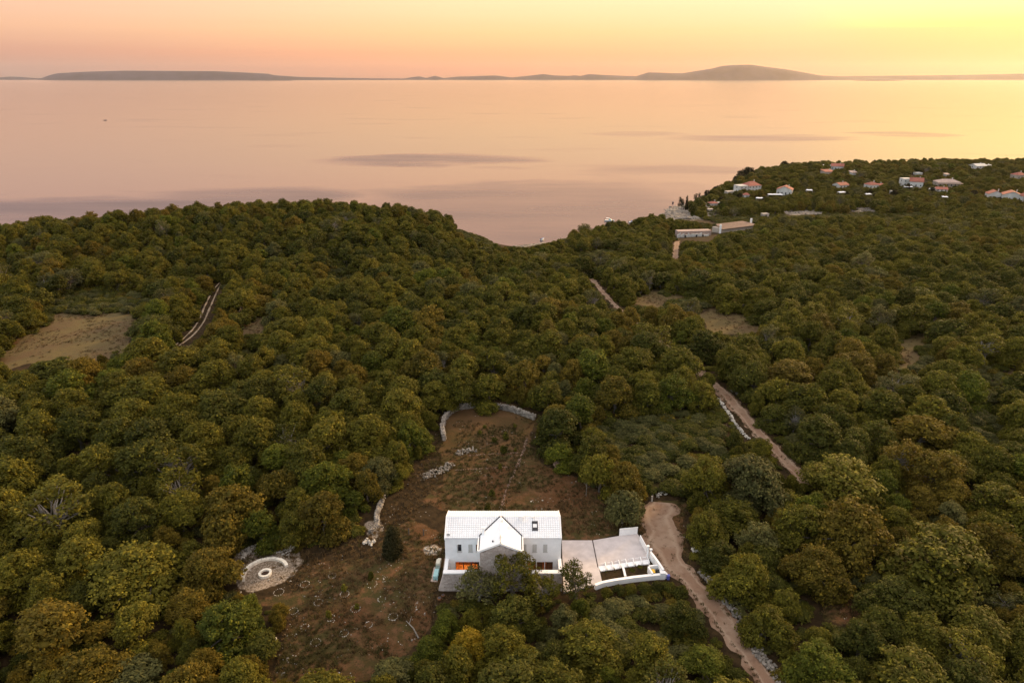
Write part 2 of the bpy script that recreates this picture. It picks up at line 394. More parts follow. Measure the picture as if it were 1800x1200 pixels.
def mesh_np(name, V, quads, tris, tint, mats, smooth_tris=True, extra=None):
    """extra: (MB, material index) joined in (a trunk)"""
    ev = np.array(extra[0].v) if extra else np.zeros((0, 3)); ef = extra[0].f if extra else []
    me = bpy.data.meshes.new(name); nq = len(quads); ntri = len(tris) if tris is not None else 0
    me.vertices.add(len(V) + len(ev)); me.vertices.foreach_set('co', np.concatenate([V, ev]).astype(np.float32).ravel())
    li = [quads.ravel()] + ([tris.ravel()] if ntri else []); tot = [4] * nq + [3] * ntri; mi = [0] * (nq + ntri)
    for f in ef: li.append(np.array(f) + len(V)); tot.append(len(f)); mi.append(extra[1])
    li = np.concatenate(li).astype(np.int32); tot = np.array(tot, np.int32)
    me.loops.add(len(li)); me.loops.foreach_set('vertex_index', li)
    me.polygons.add(len(tot)); me.polygons.foreach_set('loop_start', np.concatenate([[0], np.cumsum(tot)[:-1]]).astype(np.int32))
    me.polygons.foreach_set('loop_total', tot)
    me.polygons.foreach_set('material_index', np.array(mi, np.int32))
    at = me.attributes.new('tint', 'FLOAT', 'POINT'); at.data.foreach_set('value', np.concatenate([tint, np.zeros(len(ev))]).astype(np.float32))
    for m in mats: me.materials.append(m)
    me.update(calc_edges=True); me.validate()
    return me
def dome_lobes(seed, Rr, H, n, lr=(.30, .44), low=.12, sq=.8):
    """lobes packed over a dome of radius Rr, top at H"""
    rs = np.random.RandomState(seed); out = []
    for i in range(n):
        t = (i + .5) / n; ph = i * 2.39996 + rs.normal(0, .35)
        el = math.asin(min(1, max(-1, 1 - t * (1 + low)))) + rs.normal(0, .09)
        k = rs.uniform(.66, .86); q = rs.uniform(*lr) * (1.0 - .15 * (t < .2))
        r = Rr * q
        x = math.cos(el) * math.cos(ph) * (Rr - r * .72) * k * 1.12; y = math.cos(el) * math.sin(ph) * (Rr - r * .72) * k * 1.12
        base = H * .36; zz = base + max(math.sin(el), -.3) * (H - base - r * sq) * rs.uniform(.86, 1.06)
        out.append((x, y, zz, r, sq * rs.uniform(.85, 1.1)))
    out.append((0, 0, H * .48, Rr * .5, .8))
    return out
def trunk_mb(seed, H, lobes, r0=.22, stems=1, reach=6, mb=None):
    rs = random.Random(seed); mb = mb or MB()
    for s in range(stems):
        a = rs.uniform(0, 6.28); o = (0 if stems == 1 else .25); bx, by = o * math.cos(a), o * math.sin(a)
        fork = Vector((bx * 3 + rs.uniform(-.3, .3), by * 3 + rs.uniform(-.3, .3), H * .34))
        mb.tube([(bx, by, -.5), (bx * 1.4, by * 1.4, H * .12), fork], [r0 * 1.35, r0, r0 * .78], 7)
        pick = rs.sample(range(len(lobes)), min(reach, len(lobes)))
        for j in pick:
            e = Vector(lobes[j][:3]); mid = fork.lerp(e, .5) + Vector((rs.uniform(-.4, .4), rs.uniform(-.4, .4), rs.uniform(0, .5)))
            mb.tube([fork, mid, e], [r0 * .6, r0 * .38, r0 * .12], 5, cap=False)
    return mb
# each kind: list of (crown mesh per hue, trunk mesh), built once; R and H are the built size
KINDS = {}
def add_kind(kind, hue, lobes, seed, nleaf, ls, Rr, H, bark, r0=.22, stems=1, reach=6, **kw):
    V, Q, T, t = foliage(seed, lobes, nleaf, ls, **kw)
    tm = trunk_mb(seed, H, lobes, r0, stems, reach)
    KINDS.setdefault(kind, []).append(dict(R=Rr, H=H, V=V, Q=Q, T=T, t=t, trunk=tm, bark=bark, hue=hue, me={}, tme=None, kind=kind))
def bough_lobes(seed, Rr, H, nb, fl=(.55, .95)):
    """an uneven crown: several boughs of different height, each a loose heap of leaf clumps"""
    rs = np.random.RandomState(seed); out = []; el0 = rs.uniform(0, 6.28); ax = rs.uniform(.78, .98)
    for b in range(nb):
        if b == 0: bx = by = 0; br = Rr * rs.uniform(.50, .62); bz = H * rs.uniform(.60, .70)
        else:
            a = el0 + b * 6.283 / (nb - 1) + rs.normal(0, .35); q = rs.uniform(.48, .74); br = Rr * rs.uniform(.26, .48)
            bx, by = math.cos(a) * q * Rr, math.sin(a) * q * Rr * ax; bz = H * (rs.uniform(.20, .68) - .10 * q)
        n = int(5.2 * br * br) + 5
        for k in range(n):
            t = (k + .5) / n; e = math.asin(max(-1, min(1, 1 - t * 1.5))) + rs.normal(0, .16); ph = k * 2.39996 + rs.normal(0, .4)
            r = rs.uniform(*fl) * (1 if rs.rand() < .85 else .7); q = (br - r * .35) * rs.uniform(.78, 1.08)
            out.append((bx + math.cos(e) * math.cos(ph) * q, by + math.cos(e) * math.sin(ph) * q, bz + math.sin(e) * q * .85, r, rs.uniform(.62, .85)))
        out.append((bx, by, bz - br * .1, br * .62, .8))
    zt = max(o[2] + o[3] * o[4] for o in out); return [(x, y, H * max(.08, (z / zt) * 1.16 - .16), r, s) for x, y, z, r, s in out]
for i in range(10):
    Rr = 4.6; H = [7.0, 6.2, 7.8, 6.6, 5.8, 7.4, 6.4, 7.2, 6.0, 6.9][i]
    lb = bough_lobes(100 + i * 7, Rr, H, [6, 5, 7, 4, 6, 8, 5, 7, 9, 3][i], [(.55, .95), (.6, 1.05), (.5, .85), (.6, 1.0), (.55, .9), (.5, .8), (.6, 1.0), (.5, .9), (.45, .8), (.6, 1.0)][i])
    add_kind('oak', None, lb, 200 + i, 7500, .235, Rr, H, 'bark', .26, 1 + i % 3, 7, core=.60, knob=1.25, scatter=.22)
for i in range(3):   # airy crown: branches and sky show through
    rs = np.random.RandomState(300 + i); Rr = 4.2; H = 8.0; lb = []
    for k in range(34):
        a = rs.uniform(0, 6.28); q = rs.uniform(.25, 1) ** .6; e = rs.uniform(.32, 1)
        w = math.sqrt(max(0, 1 - (e - .45) ** 2 / .42))
        lb.append((math.cos(a) * q * Rr * w * .86, math.sin(a) * q * Rr * w * .86, H * e * .94, rs.uniform(.5, .95), .7))
    add_kind('airy', None, lb, 320 + i, 2700, .27, Rr, H, 'bark_pale', .2, 3, 16, core=0, scatter=.30, keepdown=.8)
for i in range(4):   # olive / grey round shrubby tree
    Rr = 2.6; H = 3.8
    lb = dome_lobes(400 + i, Rr, H, 13, lr=(.30, .5), sq=.95)
    add_kind('olive', None, lb, 420 + i, 2200, .22, Rr, H, 'bark_pale', .14, 2, 5, core=.70, scatter=.22, elong=2.2, knob=1.3)
for i in range(4):   # low shrub
    Rr = 1.5; H = 1.6
    rs = np.random.RandomState(500 + i)
    lb = [(rs.uniform(-1, 1) * .9, rs.uniform(-1, 1) * .9, rs.uniform(.3, .9), rs.uniform(.45, .72), .85) for _ in range(8)]
    add_kind('shrub', None, lb, 520 + i, 900, .20, Rr, H, 'bark', .05, 2, 3, core=.7, scatter=.22, knob=1.5)
# juniper cone
rs = np.random.RandomState(9); lb = []
for k in range(40):
    t = k / 40; zz = .3 + 4.9 * t; w = 1.8 * (1 - t * .97) ** .42 * min(1, .80 + t * 1.5); a = k * 2.4
    lb.append((math.cos(a) * w * .62, math.sin(a) * w * .62, zz, max(.28, w * .46), 1.15))
add_kind('juniper', 'dark', lb, 611, 4200, .17, 1.95, 5.5, 'bark', .16, 1, 3, core=.80, scatter=.2, elong=2.2, keepdown=.6, knob=1.8)
# slim cypress / young pine for the headland
lb = [(rs.uniform(-.2, .2), rs.uniform(-.2, .2), .8 + 7.5 * k / 14, (1.3 - .9 * k / 14), 1.3) for k in range(15)]
add_kind('cypress', 'dark', lb, 612, 1500, .35, 1.5, 9.5, 'bark', .2, 1, 3, core=.8, scatter=.2, keepdown=.7)
# umbrella pine
for i in range(2):
    rs = np.random.RandomState(700 + i); lb = []
    for k in range(22):
        a = k * 2.4; q = math.sqrt((k + .5) / 22)
        lb.append((math.cos(a) * q * 4.6, math.sin(a) * q * 4.6, 6.9 - q * q * 1.5 + rs.uniform(-.3, .3), rs.uniform(1.0, 1.5), .62))
    add_kind('pine', 'dark', lb, 720 + i, 3000, .36, 5.4, 8.2, 'bark', .3, 1, 9, core=.82, scatter=.14)
# weeds and seedlings
for i in range(3):
    rs = np.random.RandomState(800 + i)
    lb = [(rs.uniform(-.12, .12), rs.uniform(-.12, .12), .25 + .75 * k / 5, .34 - .03 * k, 1.1) for k in range(5)]
    add_kind('sapling', None, lb, 820 + i, 420, .15, .42, 1.35, 'bark', .03, 1, 2, core=.6, scatter=.22, keepdown=.7, knob=2.5)

def crown_mesh(rec, hue):
    if hue not in rec['me']:
        rec['me'][hue] = mesh_np('crown', rec['V'], rec['Q'], rec['T'], rec['t'], [LM[hue]])
    return rec['me'][hue]
def trunk_mesh(rec):
    if rec['tme'] is None:
        me = bpy.data.meshes.new('trunk'); me.from_pydata([tuple(p) for p in rec['trunk'].v], [], rec['trunk'].f); me.materials.append(M[rec['bark']]); me.update(); rec['tme'] = me
    return rec['tme']
def whole_mesh(rec, hue, name):
    return mesh_np(name, rec['V'], rec['Q'], rec['T'], rec['t'], [LM[hue], M[rec['bark']]], extra=(rec['trunk'], 1))
PLACED = []      # x, y, r of everything that grows, to keep the wood from crowding it
_proto = {}
def plant(name, kind, hue, x, y, rad, height, label, cat, group=None, zoff=0.0, var=None, zz=None):
    recs = KINDS[kind]; vi = (random.randrange(len(recs)) if var is None else var % len(recs)); rec = recs[vi]
    zb = (G(x, y) if zz is None else zz) + zoff
    key = (name, vi, hue, kind)
    if key not in _proto:
        r = bpy.data.objects.new(name, None); r.empty_display_size = .3
        c = bpy.data.objects.new('crown', crown_mesh(rec, hue)); t = bpy.data.objects.new('trunk', trunk_mesh(rec))
        c.parent = r; t.parent = r; _proto[key] = (r, c, t); first = True
    else: first = False
    r0, c0, t0 = _proto[key]
    if first: r, c, t = r0, c0, t0
    else:
        r, c, t = r0.copy(), c0.copy(), t0.copy(); c.parent = r; t.parent = r
        for k in list(r.keys()): del r[k]
    for o in (r, t, c): COL.objects.link(o)
    r.location = (x, y, zb); r.rotation_euler = (random.uniform(-.09, .09), random.uniform(-.09, .09), random.uniform(0, 6.28))
    s = rad / rec['R']; sz = height / rec['H']; q = random.uniform(-.16, .16) if kind == 'oak' else 0; r.scale = (s * (1 + q), s * (1 - q), sz)
    setp(r, label, cat, group); ORIG[r] = Vector((x, y, zb))
    PLACED.append((x, y, rad * .8)); return r
def plant_px(name, kind, hue, u, v, wpx, H, label, cat='tree', group=None, var=None, ch=.55, **kw):
    """crown centre shows at photo pixel u, v; wpx is how wide the crown is there"""
    x, y = place(u, v, H * ch); _, _, dep = project(x, y, G(x, y) + H * ch)
    return plant(name, kind, hue, x, y, wpx * .5 * dep / 1200.0 * .93, H, label, cat, group, var=var, **kw)

# single trees and bushes that stand out in the photograph
S = [
 ('tree', 'airy', 'grey', 838, 1030, 92, 5.6, 'sparse grey-green tree hiding the left part of the house front wall', 0),
 ('tree', 'airy', 'olive', 905, 1010, 100, 7.6, 'tall loose-crowned tree in front of the stone gable of the house', 1),
 ('tree', 'airy', 'olive', 955, 1035, 84, 5.6, 'sparse brownish tree in front of the right part of the house wall', 2),
 ('tree', 'airy', 'deep', 1013, 1018, 66, 6.2, 'spiky dark sparse tree at the front corner between house and pale terrace', 1),
 ('tree', 'oak', 'grey', 990, 1095, 78, 5.2, 'grey-green bushy tree below the spiky tree in front of the house', 3),
 ('tree', 'oak', 'bright', 1025, 1070, 46, 3.8, 'small yellow-green tree just below the spiky tree', 0),
 ('tree', 'oak', 'deep', 905, 1082, 110, 5.6, 'dark dense tree below the loose trees in front of the house', 2),
 ('tree', 'oak', 'bright', 786, 1092, 66, 4.2, 'bright green bush at the near left corner of the house paving', 1),
 ('tree', 'oak', 'gold', 822, 1132, 86, 5.2, 'golden yellow tree in the foreground below the house', 5),
 ('tree', 'oak', 'bright', 757, 1140, 74, 3.8, 'green tree touching the left side of the golden yellow tree', 6),
 ('tree', 'oak', 'bright', 398, 1100, 140, 6.8, 'large bright green tree left of the red clearing in the foreground', 2),
 ('tree', 'oak', 'rusty', 490, 1076, 46, 3.4, 'small yellowish tree reaching into the clearing from the bright green tree', 4),
 ('tree', 'oak', 'rusty', 95, 1105, 175, 7.6, 'largest rusty-green tree in the bottom left corner', 0),
 ('tree', 'oak', 'olive', 238, 1095, 120, 6.2, 'dark olive tree between the rusty corner tree and the bright green tree', 3),
 ('tree', 'oak', 'rusty', 365, 1000, 130, 6.6, 'rust-tinted tree left of the ring of white stone', 6),
 ('tree', 'oak', 'olive', 240, 1000, 190, 7.4, 'wide dome-crowned tree left of the rust-tinted tree', 8),
 ('tree', 'olive', 'grey', 235, 1186, 100, 3.6, 'pale grey-green olive tree at the bottom edge left of centre', 0),
 ('tree', 'olive', 'grey', 690, 1180, 74, 2.6, 'pale grey-green bush at the bottom edge beside the red clearing', 2),
 ('tree', 'oak', 'deep', 985, 752, 108, 8.6, 'big dark round tree at the right end of the curved garden wall', 0),
 ('tree', 'oak', 'deep', 1036, 794, 78, 8.6, 'tall dark tree just in front of the big dark round one', 5),
 ('tree', 'olive', 'grey', 1098, 890, 76, 5.6, 'grey-green olive tree beside the wide end of the dirt road', 1),
 ('tree', 'oak', 'olive', 1482, 850, 190, 9.0, 'broad spreading tree right of the olive tree and dirt road', 2),
 ('tree', 'oak', 'rusty', 1433, 1000, 122, 7.2, 'round golden-tipped tree left of the patch of red soil', 8),
 ('tree', 'oak', 'olive', 1655, 985, 230, 9.6, 'widest dome-crowned tree at the right side of the foreground', 2),
 ('tree', 'oak', 'rusty', 1745, 960, 130, 8.6, 'yellowish crown rising behind the widest dome-crowned tree', 5),
 ('tree', 'oak', 'rusty', 1388, 660, 120, 7.8, 'brownish round tree right of the pale upper track', 2),
 ('tree', 'oak', 'rusty', 1620, 762, 130, 8.0, 'brownish round tree above the broad tree on the right', 0),
 ('tree', 'oak', 'olive', 304, 506, 46, 9.2, 'upright olive tree standing alone above the twin wheel tracks', 5),
 ('tree', 'oak', 'deep', 270, 572, 98, 5.8, 'dark dome tree at the right corner of the bare field', 6),
 ('tree', 'oak', 'olive', 505, 574, 84, 5.6, 'round green tree right of the small orange clearing', 0),
 ('tree', 'oak', 'deep', 95, 652, 120, 6.4, 'dark tree below the bare field at the left edge', 3),
 ('tree', 'oak', 'rusty', 455, 532, 60, 5.2, 'orange-brown tree right of the twin wheel tracks', 1),
 ('tree', 'oak', 'bright', 305, 1195, 60, 2.8, 'leafy green bush at the bottom edge right of the pale olive tree', 1),
 ('tree', 'oak', 'bright', 1070, 1188, 46, 3.0, 'small bright yellow-green tree at the bottom edge', 2),
 ('tree', 'oak', 'rusty', 1530, 430, 40, 5.0, 'tree with brownish crown among the far right wood', 2),
 ('tree', 'oak', 'olive', 1350, 1095, 100, 5.4, 'olive tree right of the lower dirt road behind the rubble wall', 4),
 ('tree', 'oak', 'bright', 1440, 1160, 120, 5.4, 'green tree at the bottom right beside the end of the dirt road', 7),
 ('tree', 'oak', 'bright', 1240, 1165, 100, 3.8, 'low green tree left of the dirt road at the bottom edge', 7),
 ('tree', 'oak', 'deep', 1200, 1085, 90, 4.6, 'dark tree left of the middle of the lower dirt road', 3),
 ('tree', 'oak', 'olive', 1290, 905, 110, 6.0, 'olive-green tree right of the road end with yellowish top', 5),
 ('tree', 'oak', 'deep', 1265, 975, 80, 4.6, 'dark bushy tree beside the road opposite the bin enclosure', 7),
 ('tree', 'oak', 'olive', 1310, 820, 90, 5.2, 'tree with fresh green top left of the upper track end', 3),
 ('juniper_tree', 'juniper', 'dark', 688, 948, 42, 5.6, 'dark cone-shaped juniper standing alone on the red soil', 0),
]
for nm, kd, hu, u, v, w, H, lab, va in S: plant_px(nm, kd, hu, u, v, w, H, lab, 'tree', var=va)
for u, v, w, H, lab in [(652, 1009, 12, 1.7, 'young bush nearest the house among those between the stone rings'), (604, 1031, 9, 1.3, 'small bush above the middle stone ring'),
                     (578, 1076, 9, 1.6, 'thin upright bush in the middle of the clearing, over a half ring of stones'), (627, 1063, 8, 1.1, 'small dark bush touching the back of a stone ring'),
                     (885, 789, 14, 2.0, 'round clipped bush by the low ridge line in the walled garden'), (889, 764, 9, 1.9, 'dark reddish upright bush in the middle of the walled garden'),
                     (868, 772, 10, 1.5, 'brownish bush left of the dark upright one in the walled garden'), (905, 747, 6, 1.0, 'tiny bush near the foot of the curved wall'),
                     (879, 818, 6, 1.3, 'small bush on the lower ridge line of the garden'), (856, 893, 14, 1.9, 'grey-brown bush directly behind the house roof'),
                     (864, 864, 14, 1.3, 'dull green bush in the middle of the lawn behind the house'), (852, 748, 6, .9, 'seedling at the upper left of the walled garden'),
                     (906, 789, 4, 1.1, 'thin seedling right of the round clipped bush'), (844, 758, 6, 1.0, 'seedling beside the pale flat stone in the garden')]:
    plant_px('young_bush', 'shrub' if w > 9 else 'sapling', 'deep' if w > 9 else 'olive', u, v, w, H, lab, 'bush', 'young bushes planted in the clearings')
def ridge_y(u):
    """distance of the headland's skyline along the ray at photo column u"""
    ys_ = np.arange(540, 780, 6.0); dx, dy, _ = ray(u, 300); xs_ = dx / dy * ys_; g = Gv(xs_, ys_); _, v, _ = project(xs_, ys_, g); v = np.where(g > 1.5, v, 999)
    return float(ys_[int(np.argmin(v))])
for u, vt, w, lab, kd, hu in [(1317, 294, 34, 'tallest rounded tree on the left shoulder of the headland', 'oak', 'dark'), (1302, 304, 24, 'dark rounded tree left of the tallest one on the headland shoulder', 'oak', 'dark'), (1380, 283, 17, 'left of the two round trees on the headland skyline', 'oak', 'dark'), (1393, 285, 12, 'right of the two round trees on the headland skyline', 'oak', 'dark'),
                     (1425, 283, 14, 'single round tree on the skyline left of the white skyline house', 'oak', 'dark'), (1505, 279, 14, 'round tree on the skyline right of the white skyline house', 'oak', 'deep'), (1537, 281, 9, 'small tree on the skyline right of the middle of the headland', 'oak', 'dark'), (1695, 280, 70, 'very wide flat umbrella pine on the skyline beside a white house', 'pine', 'dark'),
                     (1776, 285, 22, 'loose pine against the bright sea near the right edge', 'airy', 'dark'), (1797, 288, 18, 'pine cut by the right edge of the picture against the sea', 'airy', 'dark'), (1752, 290, 6, 'small dark tree between umbrella pine and right edge', 'cypress', 'dark'),
                     (1199, 347, 13, 'leftmost dark tree standing above the rocky tip', 'airy', 'dark'), (1209, 342, 6, 'slim dark tree between two others above the rocky tip', 'cypress', 'dark'), (1226, 339, 16, 'wide dark tree right of the slim one above the rocky tip', 'airy', 'dark'), (1243, 334, 14, 'dark tree where the headland slope begins to climb', 'oak', 'dark'), (1262, 326, 18, 'dark round tree halfway up the seaward slope of the headland', 'oak', 'dark'), (1282, 318, 14, 'dark tree below the shoulder of the headland', 'oak', 'dark')]:
    y = ridge_y(u) - (10 if w > 50 else 0); dx, dy, dz = ray(u, vt); x = dx / dy * y; zt = CAMZ + dz / dy * y; g0 = G(x, y); H = max(zt - g0, 3.0); _, _, dep = project(x, y, zt)
    plant('headland_tree', kd, hu, x, y, w * .5 * dep / 1200, H, lab, 'tree', 'dark trees on the headland skyline')
for u, v, w, H, lab in [(1597, 327, 13, 5, 'dark tree standing in front of the twin house'), (1572, 338, 16, 5, 'dark tree beside the narrow white hut'), (1620, 337, 16, 5, 'dark tree right below the twin house'), (1640, 334, 14, 5, 'dark tree left of the low red-roofed annex'), (1530, 337, 12, 5, 'dark tree hiding the front of the red-roofed house with annex'), (1538, 344, 12, 4, 'low dark tree below the red-roofed house with annex'),
                     (1345, 350, 18, 5, 'dark tree between the white canopies on the headland'), (1300, 344, 12, 5, 'dark tree left of the tiny red-roofed hut'), (1268, 350, 14, 5, 'dark tree right of the small low red-roofed house'), (1712, 340, 20, 6, 'dark tree left of the two white gabled houses'), (1760, 352, 9, 4, 'dark tree between the two white gabled houses'), (1490, 340, 10, 4, 'dark tree right of the white tent')]:
    plant_px('village_tree', 'oak', 'dark', u, v, w, H, lab, 'tree', 'dark trees among the village houses')

# ------------------------------------------------------------------ what must stay open: polygons in photo pixels, used once to choose where nothing tall grows
OPEN = [
 [(776, 940), (776, 722), (800, 706), (880, 706), (944, 728), (945, 800), (1000, 835), (1062, 880), (1116, 925), (1140, 882), (1205, 878), (1212, 975), (1185, 1022), (1060, 1030), (1000, 1052), (765, 1052)],
 [(776, 722), (730, 830), (655, 925), (560, 968), (420, 962), (408, 1040), (470, 1062), (500, 1105), (480, 1195), (640, 1195), (740, 1120), (780, 1052)],
 [(0, 622), (42, 600), (95, 556), (235, 548), (232, 575), (215, 618), (150, 632), (60, 636), (0, 648)],
 [(385, 498), (390, 506), (372, 560), (322, 618), (300, 612), (345, 574), (368, 520)],
 [(428, 586), (440, 562), (470, 556), (462, 586)],
 [(1232, 550), (1275, 541), (1338, 566), (1322, 586), (1255, 582)],
 [(1108, 530), (1150, 512), (1192, 520), (1168, 538)],
 [(1578, 632), (1590, 590), (1640, 582), (1650, 590), (1612, 600), (1602, 645)],
 [(1440, 1085), (1452, 1040), (1475, 1040), (1520, 1075), (1490, 1096)],
 [(1130, 930), (1196, 925), (1214, 985), (1264, 1048), (1306, 1110), (1364, 1203), (1330, 1203), (1264, 1112), (1214, 1045), (1160, 1000)], [(1090, 541), (1100, 540), (1166, 598), (1156, 600)],
 [(1252, 678), (1285, 680), (1342, 762), (1316, 768), (1262, 706)],
 [(1366, 795), (1376, 795), (1404, 832), (1382, 836)],
 [(1032, 486), (1046, 486), (1092, 538), (1080, 544), (1052, 514)],
 [(1159, 597), (1173, 597), (1180, 606), (1166, 606)], [(1190, 618), (1204, 620), (1210, 630), (1194, 630)], [(1214, 645), (1228, 646), (1242, 660), (1224, 660)],
 [(1183, 428), (1192, 428), (1194, 456), (1184, 456)],
 [(1186, 412), (1246, 405), (1246, 400), (1322, 390), (1324, 402), (1262, 410), (1252, 426), (1192, 420)],
 [(1165, 382), (1180, 368), (1205, 372), (1230, 384), (1256, 390), (1256, 394), (1200, 386)],
 [(1376, 371), (1440, 369), (1452, 376), (1385, 379)], [(1490, 366), (1530, 364), (1540, 371), (1500, 372)],
 [(1082, 388), (1040, 396), (1040, 378), (1120, 378), (1120, 392)],
 [(945, 424), (945, 412), (962, 412), (962, 424)],
 [(800, 398), (812, 396), (880, 432), (930, 434), (1000, 418), (1000, 400), (880, 420)],
 [(640, 905), (668, 868), (690, 880), (672, 905), (688, 930), (640, 940)],
 [(672, 905), (720, 905), (716, 985), (664, 985)],
 [(724, 832), (790, 806), (800, 826), (740, 850)],
]
# scrub: only low, loose grey-green bushes
SCRUB = [
 [(1045, 722), (1110, 700), (1250, 706), (1300, 768), (1262, 800), (1230, 850), (1200, 868), (1105, 845), (1080, 800)],
 [(1050, 1050), (1185, 1030), (1240, 1105), (1250, 1150), (1060, 1160), (1035, 1100)],
 [(60, 520), (150, 490), (290, 512), (280, 545), (240, 552), (95, 556)],
 [(560, 470), (600, 452), (640, 470), (620, 500), (570, 498)],
 [(1180, 385), (1265, 392), (1420, 388), (1640, 384), (1640, 368), (1300, 372), (1240, 376)],
 [(1400, 930), (1500, 940), (1550, 1000), (1560, 1080), (1500, 1040)],
 [(790, 392), (830, 405), (880, 430), (860, 436), (800, 420)],
 [(1150, 498), (1240, 508), (1262, 545), (1180, 546)], [(1556, 585), (1662, 576), (1664, 650), (1570, 662)], [(1700, 640), (1800, 622), (1800, 690), (1710, 700)], [(1660, 705), (1770, 700), (1800, 760), (1720, 790)],
 [(1520, 640), (1580, 650), (1560, 690), (1500, 680)], [(380, 610), (440, 600), (470, 625), (400, 640)], [(1000, 440), (1080, 430), (1100, 450), (1020, 465)], [(1330, 770), (1400, 740), (1440, 770), (1400, 800)],
]
def open_mask(us, vs):
    k = np.zeros(us.shape, bool)
    j = (nz2(us, vs, 17, 3) - .5) * 30; l = (nz2(us, vs, 13, 8) - .5) * 14
    for n_, p in enumerate(OPEN): k |= in_poly(us + j, vs + l, p) if 2 <= n_ <= 8 and n_ != 3 else in_poly(us, vs, p)
    return k
# village plots, so that no tree swallows a house: filled in below
HOUSES = []   # u, v(base), width px, height px

# ------------------------------------------------------------------ ground
def nz2(x, y, s, seed=0):
    """cheap smooth value noise for numpy arrays"""
    x = np.asarray(x) / s + seed * 17.3; y = np.asarray(y) / s - seed * 9.1
    xi = np.floor(x).astype(int); yi = np.floor(y).astype(int); fx = x - xi; fy = y - yi
    fx = fx * fx * (3 - 2 * fx); fy = fy * fy * (3 - 2 * fy)
    def h(a, b): 
        n = (a * 374761393 + b * 668265263 + seed * 1442695) & 0x7fffffff; n = ((n ^ (n >> 13)) * 1274126177) & 0x7fffffff
        return ((n ^ (n >> 16)) & 0xffff) / 65535.0
    return (h(xi, yi) * (1 - fx) + h(xi + 1, yi) * fx) * (1 - fy) + (h(xi, yi + 1) * (1 - fx) + h(xi + 1, yi + 1) * fx) * fy
def fbm(x, y, s, seed=0, o=4):
    r = 0; a = .5
    for i in range(o): r = r + a * nz2(x, y, s / 2 ** i, seed + i * 3); a *= .5
    return r / (1 - .5 ** o)
ys = [-40, 0, 20]; 
while ys[-1] < 150: ys.append(ys[-1] + .55)
while ys[-1] < 900: ys.append(ys[-1] + .55 + (ys[-1] - 150) * .006)
ys = np.array(ys); ns = 560
ss = np.linspace(-1, 1, ns); ss = ss * .75 + ss ** 3 * .25
YY = np.repeat(ys[:, None], ns, 1); XX = ss[None] * (np.maximum(YY, 20) * .98 + 75)
ZZ = Gv(XX, YY)
ZB = ZZ.copy()
ZZ = ZZ + (fbm(XX, YY, 3.5, 5) - .5) * .22 * (1 - np.clip(1 - (np.maximum(np.abs(XX - 4) - 16, 0) + np.maximum(np.abs(YY - 84) - 6, 0)) / 4, 0, 1))
# a rocky shore: broken ledges near the waterline
rk = np.clip(1 - np.abs(ZB - 2.2) / 3.2, 0, 1)
ZZ = ZZ + rk * (fbm(XX, YY, 14, 9) - .45) * 5.0 * (ZB > -1)
U, Vp, _ = project(XX, YY, ZZ)
U = U + (fbm(XX, YY, 5, 21) - .5) * 26 * np.clip(90 / np.maximum(YY, 60), .15, 1); Vp = Vp + (fbm(XX, YY, 5, 31) - .5) * 16 * np.clip(90 / np.maximum(YY, 60), .15, 1)
def pm(*polys):
    k = np.zeros(U.shape, bool)
    for p in polys: k |= in_poly(U, Vp, p)
    return k.astype(float)
red = pm([(776, 940), (720, 905), (690, 925), (660, 975), (560, 985), (520, 1010), (530, 1030), (430, 1060), (490, 1066), (505, 1108), (478, 1200), (640, 1200), (745, 1120), (765, 1052), (780, 1000)],
         [(744, 880), (780, 850), (800, 790), (900, 800), (1050, 850), (1062, 905), (1116, 925), (1060, 950), (985, 950), (776, 900)],
         [(1440, 1085), (1452, 1040), (1475, 1040), (1520, 1075), (1490, 1096)], [(430, 586), (440, 562), (470, 556), (462, 586)],
         [(45, 628), (20, 600), (60, 590), (120, 630)], [(1060, 720), (1110, 780), (1180, 860), (1080, 860), (1050, 790)], [(1116, 925), (1140, 882), (1200, 878), (1212, 975), (1180, 960)])
grass = pm([(776, 900), (776, 722), (800, 706), (880, 706), (944, 728), (930, 800), (1000, 850), (960, 905)], [(42, 612), (95, 556), (240, 545), (235, 575), (215, 622), (150, 634), (60, 634)],
           [(1200, 700), (1300, 770), (1200, 868), (1110, 845), (1060, 720)], [(1690, 345), (1800, 340), (1800, 352), (1690, 352)])
field = pm(SCRUB[2], SCRUB[7], SCRUB[8], SCRUB[9], [(-20, 660), (-20, 610), (30, 606), (95, 552), (240, 543), (238, 578), (215, 624), (150, 638), (50, 638)], [(1228, 552), (1275, 538), (1345, 568), (1325, 590), (1250, 586)], [(1100, 534), (1150, 508), (1198, 518), (1172, 542)], [(1574, 645), (1586, 588), (1645, 578), (1655, 592), (1616, 604), (1606, 652)], [(425, 590), (438, 560), (474, 553), (466, 590)])
pale = pm([(408, 985), (430, 962), (500, 955), (535, 985), (520, 1010), (500, 1020), (440, 1042), (425, 1036)], [(640, 918), (668, 912), (672, 940), (655, 950), (640, 940)], [(744, 962), (775, 955), (778, 976), (750, 978)])
dis = ((XX - 4) ** 2 + (YY - 90) ** 2) ** .5
rockm = np.clip(1 - (ZB - 1.5) / 3.0, 0, 1) * (YY > 380) * np.clip((fbm(XX, YY, 18, 77) - .25) * 5, 0, 1)
rockm = np.maximum(rockm, pm([(1376, 371), (1440, 369), (1452, 376), (1385, 379)], [(1490, 366), (1530, 364), (1540, 371), (1500, 372)]) * np.clip((fbm(XX, YY, 8, 71) - .3) * 4, 0, 1))
def blur(a):
    b = a.copy(); b[1:-1, 1:-1] = (a[:-2, 1:-1] + a[2:, 1:-1] + a[1:-1, :-2] + a[1:-1, 2:] + a[1:-1, 1:-1] * 2) / 6; return b
field = blur(field); red, grass, pale = blur(blur(red)), blur(blur(grass)), blur(pale)
